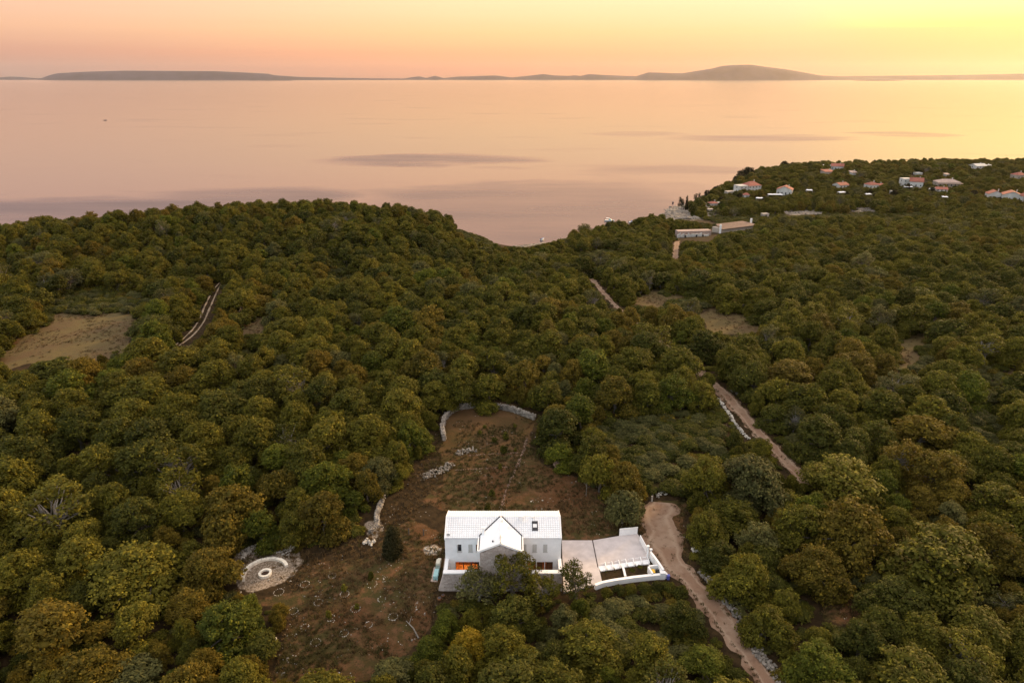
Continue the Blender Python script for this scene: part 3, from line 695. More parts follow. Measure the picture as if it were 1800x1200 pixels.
nr = len(ys); me = bpy.data.meshes.new('ground')
V = np.stack([XX, YY, ZZ], 2).reshape(-1, 3); i = np.arange(nr * ns).reshape(nr, ns)
F = np.stack([i[:-1, :-1], i[:-1, 1:], i[1:, 1:], i[1:, :-1]], 2).reshape(-1, 4)
me.vertices.add(len(V)); me.vertices.foreach_set('co', V.astype(np.float32).ravel())
me.loops.add(F.size); me.loops.foreach_set('vertex_index', F.astype(np.int32).ravel())
me.polygons.add(len(F)); me.polygons.foreach_set('loop_start', (np.arange(len(F)) * 4).astype(np.int32)); me.polygons.foreach_set('loop_total', np.full(len(F), 4, np.int32))
me.polygons.foreach_set('use_smooth', np.ones(len(F), bool))
for nm, a in (('red', red), ('grass', grass), ('field', field), ('pale', pale), ('rock', rockm)):
    at = me.attributes.new(nm, 'FLOAT', 'POINT'); at.data.foreach_set('value', a.astype(np.float32).ravel())
me.update(calc_edges=True)
g_m = bpy.data.materials.new('ground_soil'); g_m.use_nodes = True; t = g_m.node_tree; p = t.nodes['Principled BSDF']
p.inputs['Roughness'].default_value = 1.0; p.inputs['Specular IOR Level'].default_value = .1
geo = N(t, 'ShaderNodeNewGeometry')
def tn(sc, det=4, rough=.6):
    n = N(t, 'ShaderNodeTexNoise'); n.inputs['Scale'].default_value = sc; n.inputs['Detail'].default_value = det; n.inputs['Roughness'].default_value = rough; L(t, geo.outputs['Position'], n.inputs[0]); return n.outputs[0]
def att(nm): a = N(t, 'ShaderNodeAttribute'); a.attribute_name = nm; return a.outputs['Fac']
nA, nB, nC = tn(.09, 4), tn(.7, 5), tn(4.0, 4)
litter = mixc(t, sstep(t, nB, .38, .62), (.022, .014, .006), (.042, .026, .011))
redc = mixc(t, sstep(t, nA, .36, .56), (.084, .038, .015), (.050, .040, .013))
redc = mixc(t, sstep(t, nB, .42, .66), redc, (.115, .058, .027))
redc = mixc(t, sstep(t, nC, .50, .70), redc, (.036, .028, .010))
grc = mixc(t, sstep(t, nB, .35, .65), (.064, .037, .013), (.045, .034, .011))
grc = mixc(t, sstep(t, nA, .40, .6), grc, (.090, .050, .022))
palec = mixc(t, sstep(t, nC, .35, .65), (.33, .265, .20), (.11, .08, .05))
rockc = mixc(t, sstep(t, nB, .35, .6), (.11, .09, .065), (.26, .225, .18))
def soft(fac, n, amt=.9): return mathn(t, 'MULTIPLY', sstep(t, mathn(t, 'ADD', fac, mathn(t, 'MULTIPLY', mathn(t, 'SUBTRACT', n, .5), amt)), .3, .6), 1.0)
colr = mixc(t, soft(att('grass'), nB), litter, grc)
colr = mixc(t, soft(att('red'), nB), colr, redc)
fdc = mixc(t, sstep(t, nA, .40, .60), (.095, .062, .030), (.105, .078, .032))
fdc = mixc(t, sstep(t, nB, .5, .7), fdc, (.085, .065, .03))
colr = mixc(t, soft(att('field'), nB), colr, fdc)
colr = mixc(t, soft(att('pale'), nB), colr, palec)
colr = mixc(t, soft(att('rock'), nB), colr, rockc)
L(t, colr, p.inputs['Base Color'])
bp = N(t, 'ShaderNodeBump'); bp.inputs['Strength'].default_value = .7; bp.inputs['Distance'].default_value = .12; L(t, mathn(t, 'ADD', nC, mathn(t, 'MULTIPLY', nB, 1.5)), bp.inputs['Height']); L(t, bp.outputs[0], p.inputs['Normal'])
me.materials.append(g_m)
go = bpy.data.objects.new('ground', me); COL.objects.link(go); go['kind'] = 'structure'

# ------------------------------------------------------------------ sea
sea_m = bpy.data.materials.new('sea_water'); sea_m.use_nodes = True; t = sea_m.node_tree; p = t.nodes['Principled BSDF']
p.inputs['Base Color'].default_value = (.045, .036, .045, 1); p.inputs['IOR'].default_value = 1.333
geo = N(t, 'ShaderNodeNewGeometry')
sp = N(t, 'ShaderNodeSeparateXYZ'); L(t, geo.outputs['Position'], sp.inputs[0])
mpw = N(t, 'ShaderNodeMapping'); L(t, geo.outputs['Position'], mpw.inputs[0]); mpw.inputs['Scale'].default_value = (.004, .0075, 1)
wn = N(t, 'ShaderNodeTexNoise'); wn.inputs['Scale'].default_value = 1.0; wn.inputs['Detail'].default_value = 4; L(t, mpw.outputs[0], wn.inputs[0])
warp = mathn(t, 'SUBTRACT', wn.outputs[0], .5)
mpb = N(t, 'ShaderNodeMapping'); L(t, geo.outputs['Position'], mpb.inputs[0]); mpb.inputs['Scale'].default_value = (.006, .022, 1); mpb.inputs['Rotation'].default_value = (0, 0, .2)
bn = N(t, 'ShaderNodeTexNoise'); bn.inputs['Scale'].default_value = 1.0; bn.inputs['Detail'].default_value = 5; L(t, mpb.outputs[0], bn.inputs[0]); brk = bn.outputs[0]
ruff = None
def sea_patch(u, v, ru, v2, amp=1.0):
    """wind-ruffled patch centred where the photo shows it; ru half width in px, v2 its far edge"""
    global ruff
    cx, cy = PZ(u, v, 0); cx2, cy2 = PZ(u + ru, v, 0); _, cy3 = PZ(u, v2, 0)
    rx, ry = abs(cx2 - cx), abs(cy3 - cy)
    a = mathn(t, 'DIVIDE', mathn(t, 'SUBTRACT', mathn(t, 'ADD', sp.outputs[0], mathn(t, 'MULTIPLY', warp, rx * 1.7)), cx), rx)
    b = mathn(t, 'DIVIDE', mathn(t, 'SUBTRACT', mathn(t, 'ADD', sp.outputs[1], mathn(t, 'MULTIPLY', warp, -ry * 3.2)), cy), ry)
    d = mathn(t, 'ADD', mathn(t, 'MULTIPLY', a, a), mathn(t, 'MULTIPLY', b, b))
    e = mathn(t, 'MULTIPLY', mathn(t, 'MULTIPLY', sstep(t, d, 1.6, .15), amp), mathn(t, 'MULTIPLY_ADD', brk, 1.5, .2))
    ruff = e if ruff is None else mathn(t, 'MAXIMUM', ruff, e)
sea_patch(760, 282, 190, 272, .9); sea_patch(930, 352, 290, 306, .75); sea_patch(140, 372, 380, 336, 1.0); sea_patch(430, 342, 210, 330, .8)
sea_patch(1190, 300, 160, 288, .45); sea_patch(1340, 243, 160, 236, .55); sea_patch(1590, 236, 75, 231, .55); sea_patch(1120, 235, 90, 231, .3); sea_patch(960, 400, 200, 370, .6); sea_patch(1200, 330, 60, 320, .3)
streak = mathn(t, 'MULTIPLY', sstep(t, wn.outputs[0], .56, .72), .14)
ruff = mathn(t, 'MAXIMUM', ruff, streak)
w1 = N(t, 'ShaderNodeTexNoise'); w1.inputs['Scale'].default_value = .55; w1.inputs['Detail'].default_value = 4
mp2 = N(t, 'ShaderNodeMapping'); mp2.inputs['Scale'].default_value = (.55, 1.6, 1); mp2.inputs['Rotation'].default_value = (0, 0, .35); L(t, geo.outputs['Position'], mp2.inputs[0]); L(t, mp2.outputs[0], w1.inputs[0])
w2 = N(t, 'ShaderNodeTexNoise'); w2.inputs['Scale'].default_value = .09; w2.inputs['Detail'].default_value = 3; L(t, mp2.outputs[0], w2.inputs[0])
hgt = mathn(t, 'ADD', mathn(t, 'MULTIPLY', w1.outputs[0], .35), mathn(t, 'MULTIPLY', w2.outputs[0], .55))
bp = N(t, 'ShaderNodeBump'); bp.inputs['Distance'].default_value = 1.0; L(t, hgt, bp.inputs['Height']); L(t, mathn(t, 'MULTIPLY_ADD', ruff, .12, .09), bp.inputs['Strength']); L(t, bp.outputs[0], p.inputs['Normal'])
L(t, mathn(t, 'MULTIPLY_ADD', ruff, .20, .13), p.inputs['Roughness'])
mb = MB(); FAR = 26500.0
mb.add([(-32000, -3000, 0), (32000, -3000, 0), (32000, FAR, 0), (-32000, FAR, 0)], [(0, 1, 2, 3)])
mb.build('sea', sea_m, kind='structure')

# ------------------------------------------------------------------ far islands on the horizon
isl_m = mat('haze_tinted_scrub', (.040, .034, .046), 1.0, (.004, .3))  # dark scrub turned mauve: the haze's scattered light is put into the base colour
def island(name, prof, D, depth, seed):
    """prof: (u, v of the ridge line); D: distance of the near shore"""
    us = np.arange(prof[0][0], prof[-1][0] + .1, 3.0); vs = np.interp(us, [q[0] for q in prof], [q[1] for q in prof])
    rows = [(-.5, -30, 0), (-.42, 6, .0), (-.28, 0, .45), (-.1, 0, .86), (0, 0, 1.0), (.15, 0, .8), (.5, -30, 0)]
    Vv = []; 
    for k, (q, add, frac) in enumerate(rows):
        for u, v in zip(us, vs):
            y = D + depth * (q + .5); dx, dy, dz = ray(u, v); yr = D + depth * .5
            hr = CAMZ + dz / dy * yr; x = dx / dy * y
            n = (float(nz2(x, y, 900, seed)) - .5) * .16
            hz = max(hr, 4) * (frac + (n if 0 < k < 6 and k != 4 else 0)) + add
            Vv.append((x, y + (float(nz2(x, y, 1500, seed + 5)) - .5) * depth * .12, hz))
    n = len(us); Fv = [(r * n + i, r * n + i + 1, (r + 1) * n + i + 1, (r + 1) * n + i) for r in range(len(rows) - 1) for i in range(n - 1)]
    m_ = MB(); m_.add(Vv, Fv); return m_.build(name, isl_m, kind='structure', smooth=True)
island('far_coast', [(-500, 138), (-60, 137), (0, 136.4), (15, 135), (35, 135.5), (60, 137.6), (600, 137.6), (710, 138.3), (725, 136), (737, 134.5), (750, 137.4), (765, 133.5), (780, 137.6), (805, 135), (825, 134.5), (870, 133), (900, 136.5), (925, 134), (955, 130.5), (975, 133), (1000, 133.8), (1010, 132.6), (1020, 134), (1035, 130.5), (1060, 132), (1100, 133.8), (1120, 134.2), (1450, 134.6), (1600, 133.2), (1700, 132), (1800, 129.8), (2100, 128), (2400, 130)], 24600, 1300, 3)
island('long_island', [(66, 140), (76, 136.5), (85, 133), (100, 129), (150, 126.5), (220, 124.5), (300, 125), (380, 125.5), (425, 127.5), (470, 129.8), (482, 132.6), (525, 135.6), (600, 137.2), (700, 138.6), (720, 140)], 23000, 1500, 11)
island('mountain_island', [(1105, 140), (1120, 134), (1140, 127.5), (1165, 128.2), (1180, 129), (1200, 129), (1230, 124), (1250, 121), (1270, 116), (1290, 114.6), (1320, 114), (1340, 117), (1380, 122), (1410, 127), (1440, 132.6), (1480, 135), (1520, 137), (1600, 140)], 23200, 1500, 23)
island('flat_islet', [(436, 141.3), (450, 140.3), (480, 139.8), (505, 140.6), (514, 141.5)], 19500, 700, 31)
island('flat_islet', [(1500, 142), (1530, 141), (1560, 140.8), (1590, 142)], 18500, 600, 37)

# ------------------------------------------------------------------ air
hz_m = bpy.data.materials.new('haze'); hz_m.use_nodes = True; t = hz_m.node_tree; t.nodes.clear()
pv = N(t, 'ShaderNodeVolumePrincipled'); pv.inputs['Color'].default_value = (.96, .86, .78, 1); pv.inputs['Density'].default_value = 1.0e-5; pv.inputs['Anisotropy'].default_value = .55
oo = N(t, 'ShaderNodeOutputMaterial'); L(t, pv.outputs[0], oo.inputs['Volume'])
mb = MB(); mb.box(-33000, 33000, -3400, 28000, -42, 560)
mb.build('haze', hz_m, kind='stuff')

# ------------------------------------------------------------------ dirt roads, draped on the ground
rd = bpy.data.materials.new('gravel_road'); rd.use_nodes = True; t = rd.node_tree; p = t.nodes['Principled BSDF']; p.inputs['Roughness'].default_value = 1.0; p.inputs['Specular IOR Level'].default_value = .1
geo = N(t, 'ShaderNodeNewGeometry')
nA, nB, nC = tn(.25, 4), tn(1.3, 5), tn(7.0, 3)
ac = N(t, 'ShaderNodeAttribute'); ac.attribute_name = 'across'
rut = mathn(t, 'ABSOLUTE', mathn(t, 'SUBTRACT', mathn(t, 'ABSOLUTE', mathn(t, 'ADD', ac.outputs['Fac'], mathn(t, 'MULTIPLY', mathn(t, 'SUBTRACT', nA, .5), .5))), .48))
rc = mixc(t, sstep(t, nA, .38, .62), (.205, .125, .080), (.255, .175, .12))
rc = mixc(t, mathn(t, 'MULTIPLY', sstep(t, rut, .2, .0), .45), rc, (.36, .27, .19))
rc = mixc(t, mathn(t, 'MULTIPLY', sstep(t, nB, .52, .7), .6), rc, (.13, .075, .048))
rc = mixc(t, mathn(t, 'MULTIPLY', sstep(t, nC, .55, .75), .4), rc, (.32, .25, .19))
L(t, rc, p.inputs['Base Color'])
def road(name, pts, name_kind='structure', lift=.10, m=rd, ragged=.8, across=9):
    """pts: (u, v, width in metres)"""
    P = [(*place(u, v), w) for u, v, w in pts]; Q = []
    for a in range(len(P) - 1):
        p0 = P[max(a - 1, 0)]; p1 = P[a]; p2 = P[a + 1]; p3 = P[min(a + 2, len(P) - 1)]
        n = max(2, int(math.hypot(p2[0] - p1[0], p2[1] - p1[1]) / .8))
        for k in range(n):
            s = k / n
            Q.append([.5 * ((2 * p1[i]) + (-p0[i] + p2[i]) * s + (2 * p0[i] - 5 * p1[i] + 4 * p2[i] - p3[i]) * s * s + (-p0[i] + 3 * p1[i] - 3 * p2[i] + p3[i]) * s ** 3) for i in range(3)])
    Q.append(list(P[-1])); Q = np.array(Q); D = np.gradient(Q[:, :2], axis=0); D /= np.linalg.norm(D, axis=1)[:, None] + 1e-9
    Nn = np.stack([D[:, 1], -D[:, 0]], 1); Vv = []; A = []
    for i_, q in enumerate(Q):
        e = [1 + (float(nz2(q[0], q[1], 1.7, 3 + s_)) - .5) * ragged for s_ in (0, 1)]
        for k in range(across):
            s = -1 + 2 * k / (across - 1); w = q[2] * .5 * s * (e[0] if s < 0 else e[1]); Vv.append([q[0] + Nn[i_, 0] * w, q[1] + Nn[i_, 1] * w]); A.append(s)
    Vv = np.array(Vv); zz = Gv(Vv[:, 0], Vv[:, 1]) + lift - np.array([.16 if abs(abs(a) - 1) < .01 else 0 for a in A]) * 1.0
    m_ = MB(); m_.add([(x, y, z_) for (x, y), z_ in zip(Vv, zz)], [(i * across + k, i * across + k + 1, (i + 1) * across + k + 1, (i + 1) * across + k) for i in range(len(Q) - 1) for k in range(across - 1)])
    o = m_.build(name, m, kind=name_kind, smooth=True); at = o.data.attributes.new('across', 'FLOAT', 'POINT'); at.data.foreach_set('value', np.array(A, np.float32))
    global ROADPTS
    ROADPTS += [(q[0], q[1], q[2] * .5) for q in Q]
    return o
ROADPTS = []
road('dirt_road', [(1375, 1240, 2.8), (1347, 1195, 2.8), (1318, 1152, 3.1), (1286, 1112, 3.5), (1262, 1080, 3.8), (1238, 1048, 4.2), (1214, 1022, 4.6), (1191, 999, 5.0), (1174, 968, 6.0), (1162, 935, 6.6), (1158, 905, 7.4), (1160, 890, 7.0), (1160, 883, 5.0)])
road('dirt_track', [(1420, 855, 3.0), (1390, 820, 3.2), (1358, 785, 3.0), (1330, 757, 3.3), (1300, 722, 3.6), (1270, 688, 3.4), (1232, 655, 2.8), (1198, 625, 2.5), (1160, 600, 2.5), (1120, 570, 2.5), (1085, 540, 2.5), (1066, 520, 2.3), (1048, 500, 2.4), (1040, 489, 3.0)])
track_m = mat('pale_wheel_track', (.27, .205, .14), 1.0, (1.2, .25))
for s_ in (-5, 5):
    road('wheel_track', [(310 + s_ * .8, 608, .4), (335 + s_, 588, .6), (352 + s_, 567, .6), (362 + s_, 545, .6), (370 + s_, 527, .6), (380 + s_ * .7, 508, .55), (389 + s_ * .5, 496, .5)], m=track_m, ragged=.5, lift=.12, across=4)
road('dirt_track', [(1186, 458, 3.4), (1188, 440, 3.4), (1190, 424, 3.4)])

# ------------------------------------------------------------------ white house
GZ = 30.0
house = empty('white_house', (-1.3, 80.0, GZ), 'white house with grey stone front gable and pale tiled roof', 'house')
X0, X1, YF, YB, YO = -9.9, 7.27, 83.1, 89.6, 79.9
ZE, ZR, YR = 36.9, 38.25, 86.35
WX0, WX1 = -4.6, 1.27; WR = (WX0 + WX1) / 2
def wall_holes(mb, x0, x1, z0, z1, y0, y1, holes, mi=0):
    xs = sorted({x0, x1, *[h[0] for h in holes], *[h[1] for h in holes]}); zs = sorted({z0, z1, *[h[2] for h in holes], *[h[3] for h in holes]})
    for a, b in zip(xs, xs[1:]):
        run = None
        for c, d in zip(zs, zs[1:]):
            hole = any(h[0] <= a + 1e-6 and b <= h[1] + 1e-6 and h[2] <= c + 1e-6 and d <= h[3] + 1e-6 for h in holes)
            if not hole: mb.box(a, b, y0, y1, c, d, mi)
WIN = [(-8.05, -7.45, 'open'), (-6.45, -5.85, 'shut'), (-5.35, -4.8, 'lit'), (1.50, 2.12, 'shut'), (3.03, 3.66, 'shut'), (4.62, 5.22, 'shut')]
wz0, wz1 = 34.4, 35.72
DOORS = [(-8.45, -4.9, 30.0, 32.56), (2.4, 6.15, 30.0, 32.56)]
mb = MB()
wall_holes(mb, X0, WX0, GZ - .4, ZE, YF, YF + .4, [(w[0], w[1], wz0, wz1) for w in WIN[:3]] + [DOORS[0]])
mb.build('front_wall', M['white'], house); mb = MB()
wall_holes(mb, WX1, X1, GZ - .4, ZE, YF, YF + .4, [(w[0], w[1], wz0, wz1) for w in WIN[3:]] + [DOORS[1]])
mb.build('front_wall', M['white'], house)
mb = MB(); mb.box(X0, X1, YB - .4, YB, GZ - .4, 36.85)
mb.build('back_wall', M['white'], house)
for xa, xb in ((X0, X0 + .4), (X1 - .4, X1)):
    mb = MB(); mb.prism([(xa, YF + .402), (xb, YF + .402), (xb, YR), (xa, YR)], GZ - .4, [ZE - .0, ZE, ZR, ZR]); mb.prism([(xa, YR), (xb, YR), (xb, YB - .402), (xa, YB - .402)], GZ - .4, [ZR, ZR, 36.85, 36.85]); mb.build('end_wall', M['white'], house)
# wing side walls and floor slab closing the rooms
mb = MB(); mb.box(WX0, WX0 + .35, YO + .42, YF - .002, GZ - .4, ZE - .05); mb.build('wing_wall', M['white'], house); mb = MB(); mb.box(WX1 - .35, WX1, YO + .42, YF - .002, GZ - .4, ZE - .05); mb.build('wing_wall', M['white'], house)
mb = MB(); mb.box(X0 + .41, X1 - .41, YF + .41, YB - .41, 33.0, 33.25); mb.build('floor_slab', M['white'], house)
# roof: main slab (front and back pitch) cut around the wing, ridge, verge boards
def slope_z(y): return ZE + .05 + (y - YF) * (ZR - ZE) / (YR - YF)
mb = MB()
mb.prism([(X0 + .12, YF - .12), (X1 - .12, YF - .12), (X1 - .12, YR), (X0 + .12, YR)], [slope_z(YF - .12) - .03] * 2 + [ZR - .02] * 2, [slope_z(YF - .12) + .05] * 2 + [ZR + .06] * 2)
mb.prism([(X0 + .12, YR), (X1 - .12, YR), (X1 - .12, YB + .12), (X0 + .12, YB + .12)], [ZR - .02] * 2 + [36.85] * 2, [ZR + .06] * 2 + [36.93] * 2)
roof = mb.build('roof', M['roof_bed'], house)
# real tiles over the front pitch: small, so joined into one part
mb = MB(); rsr = random.Random(3); tw = .335; nrow = 10; sl = (ZR - ZE) / (YR - YF)
def wing_half(y):   # half width of the wing roof footprint on the main pitch
    return (YR - y) * (WX1 - WX0 + .5) / 2 / (YR - YF + .0)
for r in range(nrow):
    ya = YF - .14 + (YR - YF + .10) * r / nrow; yb = YF - .14 + (YR - YF + .10) * (r + 1) / nrow - .03
    n = int((X1 - X0 - .3) / tw)
    for c in range(n):
        xa = X0 + .15 + c * (X1 - X0 - .3) / n; xb = xa + (X1 - X0 - .3) / n - .05
        if abs((xa + xb) / 2 - WR) < wing_half((ya + yb) / 2) - .1: continue
        za = slope_z(ya) + .085 + rsr.uniform(-.006, .006); zb = slope_z(yb) + .05
        xm = (xa + xb) / 2
        mb.add([(xa, ya, za), (xm, ya, za + .035), (xb, ya, za), (xa, yb, zb), (xm, yb, zb + .035), (xb, yb, zb), (xa, ya, za - .05), (xb, ya, za - .05)], [(0, 1, 4, 3), (1, 2, 5, 4), (0, 6, 7, 2, 1), (0, 3, 6), (2, 7, 5)])
mb.build('roof_tiles', M['white_roof'], roof, kind='stuff')
mb = MB(); rsr = random.Random(4)
for r in range(9):
    ya = YR + .04 + r * .345; yb = ya + .37
    zf = lambda y: ZR + .09 - (y - YR) * (ZR + .06 - 36.93) / (YB + .12 - YR)
    for c in range(50):
        xa = X0 + .15 + c * (X1 - X0 - .3) / 50; xb = xa + .30; xm = (xa + xb) / 2
        mb.add([(xa, yb, zf(yb) + .03), (xm, yb, zf(yb) + .06), (xb, yb, zf(yb) + .03), (xa, ya, zf(ya)), (xm, ya, zf(ya) + .03), (xb, ya, zf(ya))], [(1, 0, 3, 4), (2, 1, 4, 5)])
mb.build('back_roof_tiles', M['white_warm'], roof, kind='stuff')  # warmer white than the front pitch: the sky's glow is put into the colour
mb = MB(); mb.tube([(X0 + .1, YR, ZR + .08), (X1 - .1, YR, ZR + .08)], .11, 8); mb.build('ridge_cap', M['white_warm'], roof)
for xa, xb in ((X0 - .04, X0 + .14), (X1 - .14, X1 + .04)):
    mb = MB(); mb.prism([(xa, YF - .2), (xb, YF - .2), (xb, YR), (xa, YR)], [ZE - .22] * 2 + [ZR - .12] * 2, [slope_z(YF - .2) + .14] * 2 + [ZR + .14] * 2)
    mb.prism([(xa, YR), (xb, YR), (xb, YB + .15), (xa, YB + .15)], [ZR - .12] * 2 + [36.7] * 2, [ZR + .14] * 2 + [37.02] * 2); mb.build('verge', M['white_warm'], roof)
mb = MB(); mb.box(X0 + .16, X0 + .24, YF, YR - .1, ZE, ZE + .01)
# wing roof
wing = MB()
ZG = 38.36
A_ = (WX0 - .22, WX1 + .22)
def wing_y_end(x):   # where the wing roof meets the main pitch
    return YR - abs(x - WR) / ((WX1 - WX0) / 2 + .22) * (YR - YF) + .12
yL = YF + .1
wing.prism([(A_[0], YO - .06), (WR, YO - .06), (WR, YR - .02), (A_[0], yL)], [ZE - .04, ZG - .1, ZG - .1, ZE - .04], [ZE + .10, ZG + .04, ZG + .04, ZE + .10])
wL = wing.build('wing_roof', M['white'], house)
wing = MB(); wing.prism([(WR, YO - .06), (A_[1], YO - .06), (A_[1], yL), (WR, YR - .02)], [ZG - .1, ZE - .04, ZE - .04, ZG - .1], [ZG + .04, ZE + .10, ZE + .10, ZG + .04])
wing.build('wing_roof', M['white'], house)
mb = MB(); mb.tube([(WR, YO - .05, ZG + .05), (WR, YR - .1, ZG + .05)], .08, 8); mb.build('wing_ridge', M['white_warm'], house)
for s, xe in ((-1, A_[0]), (1, A_[1])):   # raised white edges and dark valley gutters
    mb = MB(); mb.box(min(xe, xe + s * .16), max(xe, xe + s * .16), YO - .06, YF - .22, ZE - .1, ZE + .26)
    mb.build('eave_kerb', M['white_warm'], house)
    mb = MB(); mb.box(min(xe - s * .16, xe - s * .05), max(xe - s * .16, xe - s * .05), YO + .0, YF + .1, ZE + .13, ZE + .19)
    x_b = xe; y_b = YF + .12; x_t = WR + s * .12; y_t = YR - .12
    zb_, zt_ = slope_z(y_b) + .13, ZG + .06
    mb.hexa([(x_b - .07, y_b, zb_ - .1), (x_b + .07, y_b, zb_ - .1), (x_t + .07, y_t, zt_ - .12), (x_t - .07, y_t, zt_ - .12), (x_b - .07, y_b + .05, zb_ + .05), (x_b + .07, y_b + .05, zb_ + .05), (x_t + .07, y_t + .05, zt_ + .04), (x_t - .07, y_t + .05, zt_ + .04)])
    mb.build('valley_gutter', M['dark'] if s else M['dark'], house)
    mb = MB(); zk = lambda x: ZE + .10 + (1 - abs(x - WR) / (A_[1] - WR)) * (ZG + .04 - ZE - .10)
    mb.hexa([(xe, YO - .12, ZE - .12), (WR, YO - .12, ZG - .17), (WR, YO + .12, ZG - .17), (xe, YO + .12, ZE - .12), (xe, YO - .12, ZE + .19), (WR, YO - .12, ZG + .13), (WR, YO + .12, ZG + .13), (xe, YO + .12, ZE + .19)])
    mb.build('gable_coping', M['white_warm'], house)
# stone-clad front: backing wall then real stones
BZ = 28.6
mb = MB(); mb.prism([(WX0, YO + .06), (WX1, YO + .06), (WX1, YO + .42), (WX0, YO + .42)], BZ, ZE - .1)
mb.add([(WX0, YO + .06, ZE - .1), (WX1, YO + .06, ZE - .1), (WR, YO + .06, ZG - .12), (WX0, YO + .42, ZE - .1), (WX1, YO + .42, ZE - .1), (WR, YO + .42, ZG - .12)], [(0, 1, 2), (5, 4, 3), (0, 2, 5, 3), (1, 4, 5, 2)])
gb = mb.build('gable_wall', M['mortar'], house)
TOP = 33.05
mb = MB(); mb.box(X0, WX0 - .002, YO + .06, YO + .62, BZ, TOP); lb_ = mb.build('courtyard_wall', M['mortar'], house); mb = MB(); mb.box(WX1 + .002, X1 + .05, YO + .06, YO + .62, BZ, TOP); rb_ = mb.build('courtyard_wall', M['mortar'], house)
def stones(x0, x1, z0, z1f, y, seed, mb):
    rs = random.Random(seed); zc = z0
    while True:
        h = rs.uniform(.17, .30)
        x = x0 - rs.uniform(0, .3); any_ = False
        while x < x1:
            w = rs.uniform(.3, .8); xa, xb = max(x, x0), min(x + w - .03, x1); x += w
            if xb - xa < .08: continue
            zt = min(zc + h - .03, min(z1f(xa), z1f(xb)))
            if zt - zc < .05: continue
            any_ = True; d = rs.uniform(.0, .045); mb.box(xa, xb, y + d, y + .058, zc, zt, rs.randrange(2))
        zc += h
        if not any_: break
mb = MB(); stones(WX0, WX1, BZ, lambda x: ZG - .2 - abs(x - WR) / (WX1 - WR) * (ZG - ZE - .05), YO, 1, mb); mb.build('stone_facing', [M['clad'], M['clad2']], gb, kind='stuff')
mb = MB(); stones(X0, WX0 - .03, BZ, lambda x: TOP, YO, 2, mb); mb.build('stone_facing', [M['clad'], M['clad2']], lb_, kind='stuff'); mb = MB(); stones(WX1 + .03, X1 + .05, BZ, lambda x: TOP, YO, 3, mb); mb.build('stone_facing', [M['clad'], M['clad2']], rb_, kind='stuff')
for xa, xb in ((X0, WX0 - .01), (WX1 + .01, X1 + .05)):
    mb = MB(); mb.box(xa - .06, xb, YO - .05, YO + .68, TOP, TOP + .16); mb.build('coping', M['white_warm'], house)
for xa, xb in ((X0, X0 + .5), (X1 - .45, X1 + .05)):
    mb = MB(); mb.box(xa, xb, YO + .685, YF - .002, GZ - .4, TOP + .15); mb.build('courtyard_side_wall', M['white'], house)
mb = MB(); mb.box(X0 + .51, WX0 - .01, YO + .63, YF - .01, GZ - .1, GZ + .02); mb.build('courtyard_floor', M['paving'], house); mb = MB(); mb.box(WX1 + .01, X1 - .46, YO + .63, YF - .01, GZ - .1, GZ + .02); mb.build('courtyard_floor', M['paving'], house)
# battered stone foot at the left corner and the slim stone strip along the end wall
mb = MB(); mb.hexa([(X0 - 1.25, YO + .1, BZ), (X0 - .003, YO + .0, BZ), (X0 - .003, YO + .7, BZ), (X0 - 1.25, YO + .7, BZ), (X0 - .06, YO + .1, 32.9), (X0 - .003, YO + .05, 32.9), (X0 - .003, YO + .7, 32.9), (X0 - .06, YO + .7, 32.9)])
mb.build('corner_buttress', M['clad2'], house)
mb = MB(); mb.box(X0 - .55, X0 - .01, YO + .9, YB, GZ - .4, GZ + .25); mb.build('base_strip', M['clad2'], house)
for i_, (xa, xb, st) in enumerate(WIN):
    mb = MB(); f = .05
    mb.box(xa, xa + f, YF + .1, YF + .2, wz0, wz1); mb.box(xb - f, xb, YF + .1, YF + .2, wz0, wz1); mb.box(xa + f, xb - f, YF + .1, YF + .2, wz1 - f, wz1); mb.box(xa + f, xb - f, YF + .1, YF + .2, wz0, wz0 + f)
    mb.box(xa - .06, xb + .06, YF - .08, YF - .002, wz0 - .09, wz0 - .02)
    w_ = mb.build('window', M['shutter'], house, label={'open': 'open dark window with no shutters', 'shut': 'window closed by grey shutters', 'lit': 'window with warm brown shutter beside the gable wing'}[st])
    if st == 'shut':
        for k in (0, 1):
            a = xa + k * (xb - xa) / 2 + .01; b = a + (xb - xa) / 2 - .02
            mb = MB(); mb.box(a, b, YF - .05, YF - .015, wz0 - .04, wz1 + .03)
            for q in range(8): z_ = wz0 + .03 + q * .16; mb.box(a + .04, b - .04, YF - .068, YF - .05, z_, z_ + .09)
            mb.build('shutter', M['shutter'], w_)
    elif st == 'open':
        mb = MB(); mb.box(xa + f, xb - f, YF + .14, YF + .16, wz0 + f, wz1 - f); mb.build('pane', M['darkglass'], w_)
        mb = MB(); mb.box(xa - .06, xa, YF - .32, YF - .01, wz0, wz1); mb.build('shutter', M['shutter'], w_)
    else:
        mb = MB(); mb.box(xa + f, xb - f, YF + .12, YF + .16, wz0 + f, wz1 - f); mb.build('shutter', M['wood'], w_)
